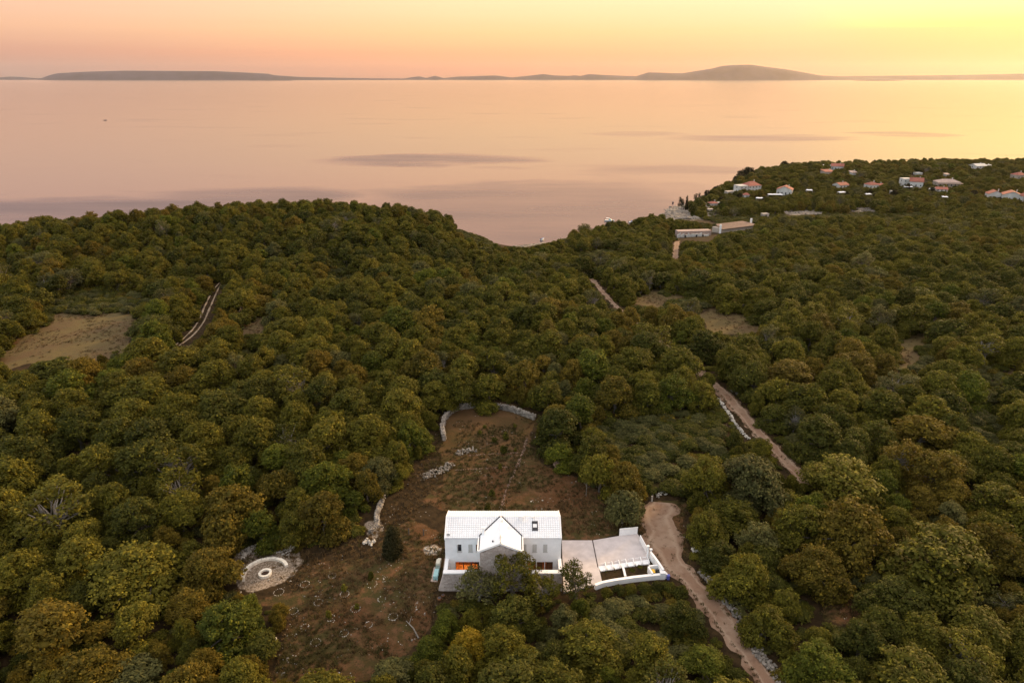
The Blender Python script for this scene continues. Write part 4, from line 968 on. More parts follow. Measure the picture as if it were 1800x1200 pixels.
for i_, (xa, xb, za, zb) in enumerate(DOORS):
    room = MB(); rx0, rx1 = xa - .15, xb + .15
    room.box(rx0, rx1, 86.6, 86.7, GZ, 32.98); room.box(rx0 - .1, rx0, YF + .405, 86.7, GZ, 32.98); room.box(rx1, rx1 + .1, YF + .405, 86.7, GZ, 32.98); room.box(rx0, rx1, YF + .405, 86.6, 32.7, 32.9); room.box(rx0, rx1, YF + .405, 86.6, GZ - .02, GZ + .05)
    rm = room.build('lit_room' if i_ == 0 else 'room', M['room'], house)
    if i_ == 0:
        mb = MB(); mb.tube([(-6.9, 84.9, 32.68), (-6.9, 84.9, 32.45)], .02, 6); mb.tube([(-6.9, 84.9, 32.45), (-6.9, 84.9, 32.35), (-6.9, 84.9, 32.25)], [.12, .3, .34], 12); mb.build('pendant_lamp', M['lamp'], rm)
        mb = MB(); mb.tube([(-6.9, 85.9, GZ + .9), (-6.9, 85.9, GZ + 1.25)], [.32, .22], 12); mb.build('table_lamp', M['lamp'], rm)
        mb = MB(); mb.box(-5.9, -5.3, 85.8, 86.55, GZ + .05, 32.4); mb.build('cabinet', M['dark'], rm); mb = MB(); mb.box(-5.2, -5.0, YF + .5, 84.2, GZ + .05, 32.5); mb.build('cabinet', M['dark'], rm)
        mb = MB(); mb.box(-8.1, -6.2, 85.6, 86.4, GZ + .05, GZ + .9); mb.build('sideboard', M['wood'], rm)
    else:
        mb = MB(); mb.tube([(2.9, 84.6, 32.35), (2.9, 84.6, 32.2)], .2, 10); mb.build('wall_lamp', M['lamp_dim'], rm)
        mb = MB(); mb.box(3.5, 4.6, 84.2, 84.4, GZ + .05, 32.6); mb.build('cabinet', M['wood'], rm); mb = MB(); mb.box(5.2, 6.2, 83.9, 84.0, GZ + .05, 32.6); mb.build('cabinet', M['wood'], rm)
    dr = MB(); n = 3; f = .06
    for k in range(n):
        a = xa + (xb - xa) * k / n; b = xa + (xb - xa) * (k + 1) / n
        dr.box(a, a + f, YF + .14, YF + .22, za + .02, zb); dr.box(b - f, b, YF + .14, YF + .22, za + .02, zb); dr.box(a + f, b - f, YF + .14, YF + .22, zb - f, zb)
    g_ = dr.build('glazed_door', M['white'] if i_ else M['dark'], house)
# roof furniture
def chim(x, y, w, z0, z1, capz=.08, m='white', name='chimney'):
    mb = MB(); mb.box(x - w / 2, x + w / 2, y - w / 2, y + w / 2, z0, z1); mb.box(x - w / 2 - .05, x + w / 2 + .05, y - w / 2 - .05, y + w / 2 + .05, z1 + .06, z1 + .06 + capz)
    for sx in (-1, 1):
        for sy in (-1, 1): mb.box(x + sx * w * .35 - .03, x + sx * w * .35 + .03, y + sy * w * .35 - .03, y + sy * w * .35 + .03, z1, z1 + .06)
    return mb.build(name, M[m], roof)
chim(-4.22, YF + .35, .4, ZE - .1, 38.4)
chim(1.35, YR - .55, .55, ZR - .4, ZR + .5)
chim(3.1, YR - .35, .28, ZR - .3, ZR + .22, name='vent')
chim(-1.45, YR - 1.3, .25, ZG - .1, ZG + .25, name='vent')
chim(-2.75, YO + .9, .12, ZG - .9, ZG - .35, m='dark', name='vent')
mb = MB(); ys0, ys1 = YF + .95, YF + 2.35; zf = slope_z
def skl(xa, xb, ya, yb, lift, th): return [(xa, ya, zf(ya) + lift), (xb, ya, zf(ya) + lift), (xb, yb, zf(yb) + lift), (xa, yb, zf(yb) + lift), (xa, ya, zf(ya) + lift + th), (xb, ya, zf(ya) + lift + th), (xb, yb, zf(yb) + lift + th), (xa, yb, zf(yb) + lift + th)]
for a, b, c, d in ((2.98, 3.1, ys0, ys1), (3.72, 3.84, ys0, ys1), (3.1, 3.72, ys0, ys0 + .42), (3.1, 3.72, ys1 - .36, ys1)): mb.hexa(skl(a, b, c, d, .05, .16))
sk = mb.build('skylight', M['dark'], roof)
mb = MB(); mb.hexa(skl(3.1, 3.72, ys0 + .42, ys1 - .36, .08, .06)); mb.build('pane', M['white_warm'], sk)
# television aerial on the gable tip, small dish at the left eave
mb = MB(); mb.tube([(WR + .05, YO + .1, ZG), (WR + .05, YO + .1, ZG + 1.35)], .025, 6)
for k, w in enumerate((.35, .5, .42, .3)): z_ = ZG + .55 + k * .22; mb.tube([(WR + .05 - w / 2, YO + .1, z_), (WR + .05 + w / 2, YO + .1, z_ + .04)], .016, 4)
mb.tube([(WR + .05, YO + .1, ZG + 1.1), (WR + .45, YO - .2, ZG + 1.15)], .016, 4); mb.box(WR - .06, WR + .16, YO - .02, YO + .05, ZG - .35, ZG + .15)
mb.build('television_aerial', M['dark'], house)
mb = MB(); mb.tube([(-9.35, YF + .2, ZE), (-9.35, YF + .2, ZE + .45)], .03, 6)
for k in range(10):
    a0, a1 = k * .628, (k + 1) * .628
    mb.add([(-9.35, YF + .12, ZE + .5), (-9.35 + .26 * math.cos(a0), YF + .02, ZE + .5 + .26 * math.sin(a0)), (-9.35 + .26 * math.cos(a1), YF + .02, ZE + .5 + .26 * math.sin(a1))], [(0, 1, 2)])
mb.build('satellite_dish', M['shutter'], house)

# ------------------------------------------------------------------ paved terrace and driveway right of the house
def P30(u, v, zz=GZ): return PZ(u, v, zz)
def flat(name, px, z0, z1, m, parent=None, **kw):
    poly = [P30(u, v, z1) for u, v in px]; a = sum(poly[i][0] * poly[(i + 1) % len(poly)][1] - poly[(i + 1) % len(poly)][0] * poly[i][1] for i in range(len(poly)))
    if a < 0: poly = poly[::-1]
    mb = MB(); mb.prism(poly, z0, z1); return mb.build(name, m, parent, **kw)
ter = flat('terrace', [(987.5, 949), (1040.5, 949), (1050, 996), (1053, 998), (1058, 1020.5), (1046, 1026.5), (1000, 1039), (991, 1040)], 28.9, GZ + .12, M['paving'], kind='structure')
drv = flat('driveway', [(1042.5, 949), (1090, 941), (1121, 938), (1141, 968), (1140, 982), (1051.5, 994)], 29.0, GZ + .12, M['paving'], kind='structure')
flat('drain_channel', [(1040.6, 949.0), (1042.4, 949.0), (1051.4, 995.6), (1049.8, 995.8)], 29.4, GZ + .07, M['slot'], kind='structure')
def wallseg(mb, p, q, w, z0, za, zb=None, mi=0):
    zb = za if zb is None else zb; d = Vector((q[0] - p[0], q[1] - p[1])).normalized(); n = Vector((-d.y, d.x)) * w / 2
    mb.hexa([(p[0] + n.x, p[1] + n.y, z0), (p[0] - n.x, p[1] - n.y, z0), (q[0] - n.x, q[1] - n.y, z0), (q[0] + n.x, q[1] + n.y, z0), (p[0] + n.x, p[1] + n.y, za), (p[0] - n.x, p[1] - n.y, za), (q[0] - n.x, q[1] - n.y, zb), (q[0] + n.x, q[1] + n.y, zb)], mi); return mb
def polywall(name, pts, w, z0, zt, m, label, cat='wall', cope=True):
    """one mitred wall along world points"""
    pts = [Vector(p) for p in pts]; L_, R_ = [], []
    for i, p in enumerate(pts):
        d0 = (pts[i] - pts[i - 1]).normalized() if i else (pts[1] - pts[0]).normalized(); d1 = (pts[i + 1] - pts[i]).normalized() if i < len(pts) - 1 else d0
        n = Vector((-(d0 + d1).y, (d0 + d1).x)).normalized(); k = w / 2 / max(.5, n.dot(Vector((-d0.y, d0.x)))); L_.append(p + n * k); R_.append(p - n * k)
    zt = zt if hasattr(zt, '__len__') else [zt] * len(pts)
    def strip(mb, g, za, zb):
        V_ = []
        for l, r, a, b in zip(L_, R_, za, zb):
            c = (l + r) / 2; l2, r2 = c + (l - c) * g, c + (r - c) * g; V_ += [(l2.x, l2.y, a), (r2.x, r2.y, a), (r2.x, r2.y, b), (l2.x, l2.y, b)]
        n = len(pts); F_ = [(0, 1, 2, 3), (4 * n - 1, 4 * n - 2, 4 * n - 3, 4 * n - 4)]
        for i in range(n - 1):
            for k in range(4): F_.append((4 * i + k, 4 * i + 4 + k, 4 * i + 4 + (k + 1) % 4, 4 * i + (k + 1) % 4))
        return mb.add(V_, F_)
    e = empty(name, (*pts[0], z0), label, cat)
    strip(MB(), 1, [z0] * len(pts), [z - .0801 for z in zt]).build('wall_body', m, e); strip(MB(), 1.12, [z - .08 for z in zt], zt).build('coping', M['white_warm'], e); return e
# low curved front wall of the garden beds
zf_ = 30.75
polywall('garden_wall', [P30(u, v, zf_) for u, v in ((1046, 1027), (1058, 1022.5), (1078, 1018.5), (1095, 1016), (1115, 1013), (1136, 1010.8), (1160, 1008.5), (1173, 1007))], .42, 28.6, zf_, M['white'], 'curved white garden wall in front of the two planting beds')
polywall('road_wall', [P30(u, v, 31.3) for u, v in ((1143.5, 969), (1150, 977), (1158, 988), (1166, 1000))], .3, 29.0, 31.3, M['white'], 'white wall slanting down beside the dirt road')
polywall('slatted_wall', [P30(u, v, 31.2) for u, v in ((1125.5, 940), (1131, 950), (1137, 961))], .12, 29.3, 31.2, M['white'], 'thin white screen along the right edge of the driveway')
e = empty('gate_post', (*P30(1137, 975), GZ), 'white metal gate post at the end of the thin white screen', 'gate post', 'white gate posts'); mb = MB(); x, y = P30(1137.5, 980); mb.box(x - .12, x + .12, y - .12, y + .12, GZ - .3, 32.2); mb.build('post', M['white'], e); mb = MB(); mb.box(x - .2, x + .2, y - .2, y + .2, 32.2, 32.32); mb.build('post_cap', M['white_warm'], e)
e = empty('gate_post', (*P30(1143, 976), GZ), 'white gate post where the slanting road wall begins', 'gate post', 'white gate posts'); mb = MB(); x, y = P30(1143, 979); mb.box(x - .15, x + .15, y - .12, y + .12, GZ - .3, 31.5); mb.build('post', M['white'], e); mb = MB(); mb.box(x - .22, x + .22, y - .18, y + .18, 31.5, 31.6); mb.build('post_cap', M['white_warm'], e)
# upright white panel at the back of the driveway
e = empty('screen_wall', (*P30(1104, 939), GZ), 'upright rectangular white panel wall at the back of the driveway', 'wall')
x0, y0 = P30(1089.5, 941.5); x1, y1 = P30(1120, 938.5); mb = MB(); wallseg(mb, (x0, y0), (x1, y1), .14, GZ - .3, 31.25, 31.3); mb.build('panel', M['white'], e)
mb = MB(); wallseg(mb, (x0 - .05, y0), (x1 + .05, y1), .2, 31.3, 31.38, 31.42); mb.build('panel_frame', M['white_warm'], e)
mb = MB(); wallseg(mb, (x0 - .1, y0 - .01), (x0 + .02, y0 - .01), .24, GZ - .3, 31.29); mb.build('panel_post', M['white_warm'], e)
# stepped edge of the driveway above the beds
st = empty('garden_steps', (*P30(1095, 990), GZ), 'flight of white steps rising along the lower edge of the driveway', 'steps')
ed = [(1052, 994.5), (1065, 992.5), (1077, 991), (1089, 988.5), (1101, 986.5), (1114, 985), (1127, 983), (1140, 982)]
for k in range(7):
    a, b = ed[k], ed[k + 1]; p, q = P30(a[0] + .8, a[1] + .6), P30(b[0] - .6, b[1] + .6)
    h = .12 + k * .0; mb = MB(); wallseg(mb, (p[0], p[1] - .55), (q[0], q[1] - .55), 1.1, 29.0, GZ + .06 - .0 * k); 
    wallseg(mb, (q[0] - .1, q[1] - .4), (q[0] + .02, q[1] - .4), 1.6, GZ + .061, GZ + .32)
    wallseg(mb, (p[0] + .2, p[1] + .42), (q[0] - .12, q[1] + .42), .06, GZ + .121, GZ + .16)
    mb.build('step', M['white'], st)
flat('planting_bed', [(1055, 997), (1091, 991), (1098, 1014), (1060, 1020)], 28.6, 29.45, M['soil'], kind='structure')
flat('planting_bed', [(1097, 990), (1140, 983), (1147, 990), (1150, 1009), (1101, 1013.5)], 28.6, 29.5, M['soil'], kind='structure')
for u, v, w, H, hu, lab in [(1066, 1006, 8, .7, 'olive', 'weedy clump at the left of the left planting bed'), (1082, 1008, 9, .6, 'deep', 'weedy clump at the front of the left planting bed'), (1110, 1004, 14, .9, 'deep', 'dark bush at the left of the right planting bed'), (1124, 998, 13, .9, 'olive', 'bush in the middle of the right planting bed'), (1136, 1002, 9, .7, 'deep', 'small plant beside the bin enclosure in the right bed')]:
    x_, y_ = PZ(u, v, 29.7); plant('bed_plant', 'shrub', hu, x_, y_, w * .5 * 97 / 1200, H, lab, 'plant', 'plants in the garden beds', zz=29.4)
polywall('bed_divider', [P30(u, v, 30.1) for u, v in ((1093, 989.5), (1096.5, 1000), (1099.5, 1012))], .3, 28.6, 30.1, M['pinkwood'], 'low pinkish wall dividing the two planting beds')
e = empty('ground_frame', (*P30(1075.5, 1000), 29.5), 'small pale square frame lying on the soil of the left bed', 'frame')
x, y = PZ(1075.5, 1000.5, 29.5); mb = MB()
for a, b, c, d in ((-.38, .38, -.38, -.28), (-.38, .38, .28, .38), (-.38, -.28, -.28, .28), (.28, .38, -.28, .28)): mb.box(x + a, x + b, y + c, y + d, 29.44, 29.58)
mb.build('rim', M['cream'], e)
mb = MB(); mb.box(x - .28, x + .28, y - .28, y + .28, 29.44, 29.50); mb.build('cover', M['pinkwood'], e)
# bin enclosure with two bins
e = empty('bin_enclosure', (*P30(1152, 1000), GZ), 'square white walled bin enclosure at the corner by the road', 'enclosure')
zc = 31.0; q = [PZ(u, v, zc) for u, v in ((1139, 994), (1158, 992), (1163.5, 1006), (1148, 1008))]
for k in range(4):
    if k == 2: continue
    mb = MB(); a, b = Vector(q[k]), Vector(q[(k + 1) % 4]); d = (b - a).normalized() * .14; wallseg(mb, a + d, b - d * (1 if k != 3 else 1), .24, 28.9, zc + .003 * k); mb.build('side_wall', M['white'], e)
cx = sum(a[0] for a in q) / 4; cy = sum(a[1] for a in q) / 4
for dx_, mm, lab in ((-.33, 'yellow', 'bin with yellow lid inside the white enclosure'), (.50, 'black', 'black bin next to the yellow-lidded bin')):
    b_ = empty('wheelie_bin', (cx + dx_, cy + .1, 29.5), lab, 'bin', 'bins in the white enclosure')
    mb = MB(); mb.hexa([(cx + dx_ - .24, cy - .2, 29.5), (cx + dx_ + .24, cy - .2, 29.5), (cx + dx_ + .24, cy + .3, 29.5), (cx + dx_ - .24, cy + .3, 29.5), (cx + dx_ - .3, cy - .28, 30.55), (cx + dx_ + .3, cy - .28, 30.55), (cx + dx_ + .3, cy + .38, 30.55), (cx + dx_ - .3, cy + .38, 30.55)]); mb.build('body', M['black'], b_)
    mb = MB(); mb.hexa([(cx + dx_ - .33, cy - .32, 30.56), (cx + dx_ + .33, cy - .32, 30.56), (cx + dx_ + .33, cy + .42, 30.56), (cx + dx_ - .33, cy + .42, 30.56), (cx + dx_ - .28, cy - .28, 30.66), (cx + dx_ + .28, cy - .28, 30.66), (cx + dx_ + .28, cy + .38, 30.72), (cx + dx_ - .28, cy + .38, 30.72)]); mb.build('lid', M[mm], b_)
x, y = PZ(1175, 1007, 31); e = empty('blue_pillar', (x, y, 29.3), 'blue painted block at the road end of the curved garden wall', 'pillar'); mb = MB(); mb.box(x - .2, x + .2, y - .2, y + .2, 28.9, 30.6); mb.build('shaft', M['blue'], e); mb = MB(); mb.box(x - .24, x + .24, y - .24, y + .24, 30.6, 30.68); mb.build('cap', M['blue'], e)
x, y = PZ(1166, 1006.5, 31); e = empty('white_pillar', (x, y, 29.3), 'white block between bin enclosure and blue block', 'pillar'); mb = MB(); mb.box(x - .45, x + .3, y - .2, y + .25, 28.9, 31.05); mb.build('shaft', M['white'], e); mb = MB(); mb.box(x - .5, x + .35, y - .25, y + .3, 31.05, 31.14); mb.build('cap', M['white_warm'], e)
x, y = place(1145.5, 882); e = empty('marker_post', (x, y, G(x, y)), 'short pale post at the far end of the dirt road', 'post'); mb = MB(); g0 = G(x, y); mb.box(x - .13, x + .13, y - .1, y + .1, g0 - .2, g0 + 1.15); mb.build('shaft', M['stone_white'], e)
mb = MB(); mb.box(x - .17, x + .17, y - .14, y + .14, g0 + 1.15, g0 + 1.22); mb.build('cap', M['stone'], e)

# ------------------------------------------------------------------ painted bench boxes beside the left wall
x, y = PZ(766, 1003, 30); e = empty('painted_boxes', (x, y, 29.8), 'row of turquoise and cream boxes beside the left house wall', 'boxes')
a = PZ(757, 1021, 30); b = PZ(764, 990, 30); d = (Vector(b) - Vector(a)); ax = Vector(a)
def quadbox(mb, s0, s1, o0, o1, z0, z1, mi=0):
    dn = d.normalized(); n = Vector((dn.y, -dn.x)); P_ = lambda s, o: ax + d * s + n * o
    c = [P_(s0, o0), P_(s0, o1), P_(s1, o1), P_(s1, o0)]; mb.hexa([(q.x, q.y, z0) for q in c] + [(q.x, q.y, z1) for q in c], mi)
for nm, m_, s0, s1, o0, o1, z0, z1 in (('board', 'pinkwood', 0, .82, 0, 1.0, 29.7, 30.0), ('turquoise_box', 'turq', .06, .48, .35, 1.0, 30.0, 30.75), ('sage_box', 'sage', .5, .74, .35, 1.0, 30.0, 30.5), ('cream_box', 'cream', .76, 1.02, .35, .95, 29.8, 30.85), ('cream_lid', 'cream', 1.04, 1.18, .45, .95, 29.8, 30.5)):
    mb = MB(); quadbox(mb, s0, s1, o0, o1, z0, z1); mb.build(nm, M[m_], e)
for u, v, r, lab in ((779, 1043, .27, 'upper of two dark round pots at the bottom left corner of the stone front'), (773, 1049, .33, 'lower of two dark round pots at the bottom left corner of the stone front')):
    x, y = place(u, v, .2); g0 = G(x, y); e = empty('plant_pot', (x, y - .4, g0), lab, 'pot'); y -= .4
    mb = MB(); mb.tube([(x, y, g0), (x, y, g0 + r * .9), (x, y, g0 + r * 1.4)], [r * .7, r, r * .85], 12); mb.build('pot', M['wood'], e); mb = MB(); mb.tube([(x, y, g0 + r * 1.402), (x, y, g0 + r * 1.42)], r * .7, 12); mb.build('earth', M['dark'], e)
for u, v, lab in ((719, 940, 'left of two thin dark posts on the red soil beyond the juniper'), (745, 941, 'right of two thin dark posts on the red soil beyond the juniper')):
    x, y = place(u, v); g0 = G(x, y); e = empty('dark_post', (x, y, g0), lab, 'post'); mb = MB(); mb.tube([(x, y, g0 - .2), (x, y, g0 + 1.2)], .11, 7); mb.build('shaft', M['bark'], e); mb = MB(); mb.tube([(x, y, g0 + 1.2), (x, y, g0 + 1.28)], [.13, .05], 7); mb.build('tip', M['dark'], e)
# lamp-like thin pole in the garden
x, y = place(1030, 872); g0 = G(x, y); e = empty('bare_sapling', (x, y, g0), 'thin leafless sapling stem at the right of the lawn behind the house', 'sapling'); mb = MB(); mb.tube([(x, y, g0 - .2), (x + .05, y, g0 + 2), (x, y, g0 + 3.2)], [.06, .045, .02], 5); mb.build('stem', M['bark_pale'], e)
mb = MB(); 
for k in range(6): a = k * 1.1; mb.tube([(x, y, g0 + 1.6 + k * .25), (x + .6 * math.cos(a), y + .6 * math.sin(a), g0 + 2.2 + k * .25)], [.025, .01], 4)
mb.build('twigs', M['bark_pale'], e)

# ------------------------------------------------------------------ stonework in the grounds
def arc_world(cx, cy, r, a0, a1, n): return [(cx + r * math.cos(a0 + (a1 - a0) * k / n), cy + r * math.sin(a0 + (a1 - a0) * k / n)) for k in range(n + 1)]
cx, cy = place(466, 1006, .3); g0 = G(cx, cy)
e = empty('curved_bench', (cx, cy, g0), 'long curved white stone bench half circling the fire ring', 'bench')
def ringmesh(cx, cy, r0, r1, a0, a1, z0, z1, n):
    mb = MB(); V_ = []
    for k in range(n + 1):
        a = a0 + (a1 - a0) * k / n
        for r, zz in ((r0, z0), (r1, z0), (r1, z1), (r0, z1)): V_.append((cx + r * math.cos(a), cy + r * math.sin(a), zz))
    F_ = [(4 * i + k, 4 * i + 4 + k, 4 * i + 4 + (k + 1) % 4, 4 * i + (k + 1) % 4) for i in range(n) for k in range(4)]
    if a1 - a0 < 6.2: F_ += [(3, 2, 1, 0), (4 * n, 4 * n + 1, 4 * n + 2, 4 * n + 3)]
    return mb.add(V_, F_)
rs_ = random.Random(5); nb = 14
for k in range(nb):
    a0 = R(28) + (R(208) - R(28)) * k / nb; a1 = a0 + (R(208) - R(28)) / nb - .012
    ringmesh(cx, cy, 2.95, 3.45 + rs_.uniform(-.03, .03), a0, a1, g0 - .3, g0 + .52 + rs_.uniform(-.02, .02), 3).build('stone_block', M['bench_white'], e)
e = empty('fire_ring', (cx, cy, g0), 'small round white stone fire ring inside the curved bench', 'fire ring')
for k in range(10):
    ringmesh(cx, cy, .62, .98 + rs_.uniform(-.02, .02), k * .6283, k * .6283 + .61, g0 - .2, g0 + .36 + rs_.uniform(-.015, .015), 2).build('stone_block', M['bench_white'], e)
mb = MB(); mb.prism([(cx + .61 * math.cos(k * .5236), cy + .61 * math.sin(k * .5236)) for k in range(12)], g0 - .2, g0 + .12); mb.build('ash', M['soil'], e)
RINGS = [(490, 1041, 1.0, 'left end of the row nearest the curved bench'), (536, 1027, .9, 'just right of the gravel round the curved bench'), (584, 1012, .75, 'faint one at the upper edge of the clearing'), (516, 1074, .85, 'beside the small yellowish tree on the left edge'),
         (560, 1059, .85, 'below left of the middle of the clearing'), (606, 1044, .85, 'just below the small bush at the clearing middle'), (654, 1027, 1.0, 'wide faint one below the bush nearest the house'), (625, 1070, .9, 'white one with a dark small bush at its back'),
         (671, 1053, .7, 'broken one with weeds nearest the house'), (581, 1086, .8, 'half ring under the thin upright bush'), (536, 1102, .7, 'open one low on the left side'), (605, 1113, .8, 'faint one in the lower middle'),
         (555, 1129, .9, 'white one lowest in the clearing'), (691, 1084, .85, 'bright one at the right side of the clearing'), (648, 1098, .7, 'dull grassy one right of the lower middle')]
for i_, (u, v, sc, lab) in enumerate(RINGS):
    x, y = place(u, v); mb = MB(); rs_ = random.Random(50 + i_); rr = .60 * sc + .12
    for k in range(15):
        if i_ in (6, 8, 9, 10, 14) and rs_.random() < .35: continue
        a = k * 6.283 / 15 + rs_.uniform(-.1, .1); px_, py_ = x + rr * math.cos(a), y + rr * math.sin(a); mb.rock((px_, py_, G(px_, py_) + .08), rs_.uniform(.05, .095), rs=rs_)
    o = mb.build('stone_ring', M['stone_white'], origin=(x, y, G(x, y))); setp(o, 'stone ring, ' + lab, 'stone ring', 'stone rings around planting holes in the clearing')
def drywall(name, px, h, w, label, m='stone', heap=False, n_per=9, sz=(.14, .26), seed=1, cat='wall'):
    """dry stone wall or line: real stones piled along a path of photo points"""
    P = [Vector(place(u, v, h * .5)) for u, v in px]; rs = random.Random(seed); mb = MB()
    for a, b in zip(P, P[1:]):
        ln = (b - a).length; nn = Vector((-(b - a).y, (b - a).x)).normalized()
        if h > .5:
            k = max(1, int(ln / 1.5))
            for q in range(k):
                p0 = a.lerp(b, q / k); p1 = a.lerp(b, (q + 1) / k); wallseg(mb, p0, p1, w * .7, G(*p0) - .3, G(*p0) + h * .82, G(*p1) + h * .82)
        for q in range(int(ln * n_per)):
            t_ = rs.random(); o = rs.uniform(-.5, .5) * w
            side = rs.random() < .65 and h > .5
            if side: o = (-.5 if rs.random() < .5 else .5) * w * .82
            p_ = a.lerp(b, t_) + nn * o; zz = G(p_.x, p_.y) + (rs.random() * h if side else h * (1 if h > .5 else rs.random()) * rs.uniform(.82, 1.02))
            mb.rock((p_.x, p_.y, zz), rs.uniform(*sz), rs=rs)
    o = mb.build(name, M[m], origin=(P[0].x, P[0].y, G(*P[0]))); setp(o, label, cat); return o
drywall('dry_stone_wall', [(781, 770), (777, 752), (781, 735), (792, 722), (808, 715), (830, 712.5), (855, 712.5), (880, 714), (905, 720), (925, 728), (940, 733)], 1.25, .7, 'long curved dry stone wall closing the far end of the garden', n_per=34, sz=(.13, .24), seed=2)
drywall('rubble_heap', [(742, 838), (760, 832), (778, 824), (796, 814)], .5, 2.0, 'long grey rubble heap at the left edge of the garden', n_per=25, sz=(0.08, 0.22), seed=3, cat='stone heap')
drywall('rubble_heap', [(802, 796), (822, 792), (836, 789)], .5, 1.8, 'grey rubble heap above the long one at the left of the garden', n_per=21, sz=(0.08, 0.22), seed=4, cat='stone heap')
drywall('dry_stone_wall', [(650, 935), (664, 922), (662, 905), (668, 888), (674, 872)], .7, .55, 'broken pale stone wall half hidden in trees left of the garden', n_per=26, sz=(.12, .3), seed=5)
drywall('stone_line', [(880, 898), (886, 876), (892, 856), (902, 834), (912, 812), (922, 788), (926, 770)], .12, .5, 'low line of stones running up the middle of the garden', m='stone_pink', n_per=7, sz=(.08, .17), seed=6, cat='stone edging')
drywall('stone_line', [(800, 826), (832, 824), (866, 822), (892, 820)], .1, .3, 'lower pale stone edging across the left half of the garden', m='stone_pink', n_per=7, sz=(.07, .13), seed=7, cat='stone edging')
drywall('stone_line', [(820, 801), (850, 798), (880, 797), (912, 795)], .1, .3, 'upper pale stone edging across the left half of the garden', m='stone_pink', n_per=7, sz=(.07, .13), seed=8, cat='stone edging')
drywall('rubble_heap', [(418, 978), (430, 968), (448, 964), (470, 962), (492, 965), (512, 968)], .25, 2.2, 'scattered white rubble arching behind the curved bench', m='stone_white', n_per=26, sz=(0.10, 0.24), seed=9, cat='stone heap')
drywall('rubble_heap', [(640, 950), (650, 953), (658, 955)], .4, 1.4, 'small heap of white boulders left of the juniper', m='stone_white', n_per=17, sz=(0.11, 0.27), seed=10, cat='stone heap')
drywall('rubble_wall', [(1231, 1000), (1242, 1015), (1256, 1030), (1268, 1046), (1284, 1065), (1299, 1085), (1312, 1104)], .45, 1.1, 'grey rubble wall along the right side of the lower dirt road', n_per=20, sz=(.12, .28), seed=11)
drywall('rubble_wall', [(1326, 1135), (1339, 1152), (1355, 1172), (1371, 1192), (1381, 1208)], .5, 1.3, 'grey rubble bank beside the dirt road at the bottom edge', n_per=26, sz=(.12, .28), seed=12)
drywall('dry_stone_wall', [(1500, 1206), (1560, 1200), (1620, 1196), (1680, 1192), (1740, 1186), (1810, 1176)], .6, .8, 'pale stone wall at the bottom right corner', n_per=24, sz=(.12, .28), seed=13)
drywall('roadside_stones', [(1262, 700), (1278, 720), (1290, 742), (1306, 760), (1316, 770)], .35, .7, 'white stones edging the left side of the pale upper track', m='stone_white', n_per=10, sz=(0.11, 0.26), seed=14, cat='stone edging')
drywall('rubble_heap', [(1084, 735), (1096, 745), (1110, 752)], .3, 3.0, 'white rubble patch in the scrub left of the upper track', m='stone_white', n_per=12, sz=(0.08, 0.22), seed=15, cat='stone heap')
drywall('dry_stone_wall', [(1062, 718), (1080, 712), (1098, 708), (1112, 706)], .5, .8, 'grey ruined wall above the white rubble patch', n_per=18, sz=(.14, .3), seed=16)
drywall('dry_stone_wall', [(1136, 766), (1150, 774), (1164, 784)], .3, .5, 'thin pale line of stones crossing the scrub', n_per=12, sz=(.12, .2), seed=17)
drywall('rubble_heap', [(1288, 684), (1298, 690), (1304, 696)], .4, 1.6, 'heap of pale stones right of the upper track', n_per=20, sz=(0.11, 0.26), seed=18, cat='stone heap')
drywall('rubble_heap', [(1222, 960), (1226, 970)], .5, 1.2, 'white boulders right of the dirt road opposite the gate', m='stone_white', n_per=15, sz=(0.14, 0.32), seed=19, cat='stone heap')
drywall('rubble_heap', [(1150, 872), (1166, 866), (1176, 860)], .3, 1.4, 'white stones above the far end of the dirt road', m='stone_white', n_per=12, sz=(0.10, 0.22), seed=20, cat='stone heap')
drywall('rubble_heap', [(748, 968), (762, 965), (775, 968)], .15, 1.6, 'flat patch of pale stones at the left end of the house', m='stone_white', n_per=12, sz=(0.08, 0.22), seed=21, cat='stone heap')
drywall('rubble_heap', [(484, 1122), (488, 1130), (486, 1136)], .3, .7, 'three or four white stones at the left edge of the clearing', m='stone_white', n_per=7, sz=(.14, .28), seed=22, cat='stone heap')
x, y = place(988, 816, .5); g0 = G(x, y); mb = MB(); rs_ = random.Random(77)
for k in range(170):
    a = rs_.uniform(0, 6.28); q = rs_.random() ** .6; mb.rock((x + 1.7 * q * math.cos(a), y + 1.2 * q * math.sin(a), g0 + 1.25 * math.sqrt(max(0, 1 - q * q)) * rs_.uniform(.85, 1)), rs_.uniform(.14, .3), rs=rs_)
mb.rock((x, y, g0), 1.5, flat=.55); o = mb.build('stone_pile', M['stone_pink'], origin=(x, y, g0)); setp(o, 'rounded pinkish stone pile at the foot of the tall dark trees', 'stone pile')
x, y = place(1056, 1160, .3); g0 = G(x, y); mb = MB(); mb.rock((x, y, g0 + .2), .5, flat=1.1); mb.rock((x + .5, y - .4, g0 + .1), .35); o = mb.build('boulder', M['stone'], origin=(x, y, g0)); setp(o, 'grey split boulder above the bright yellow-green tree at the bottom edge', 'boulder')
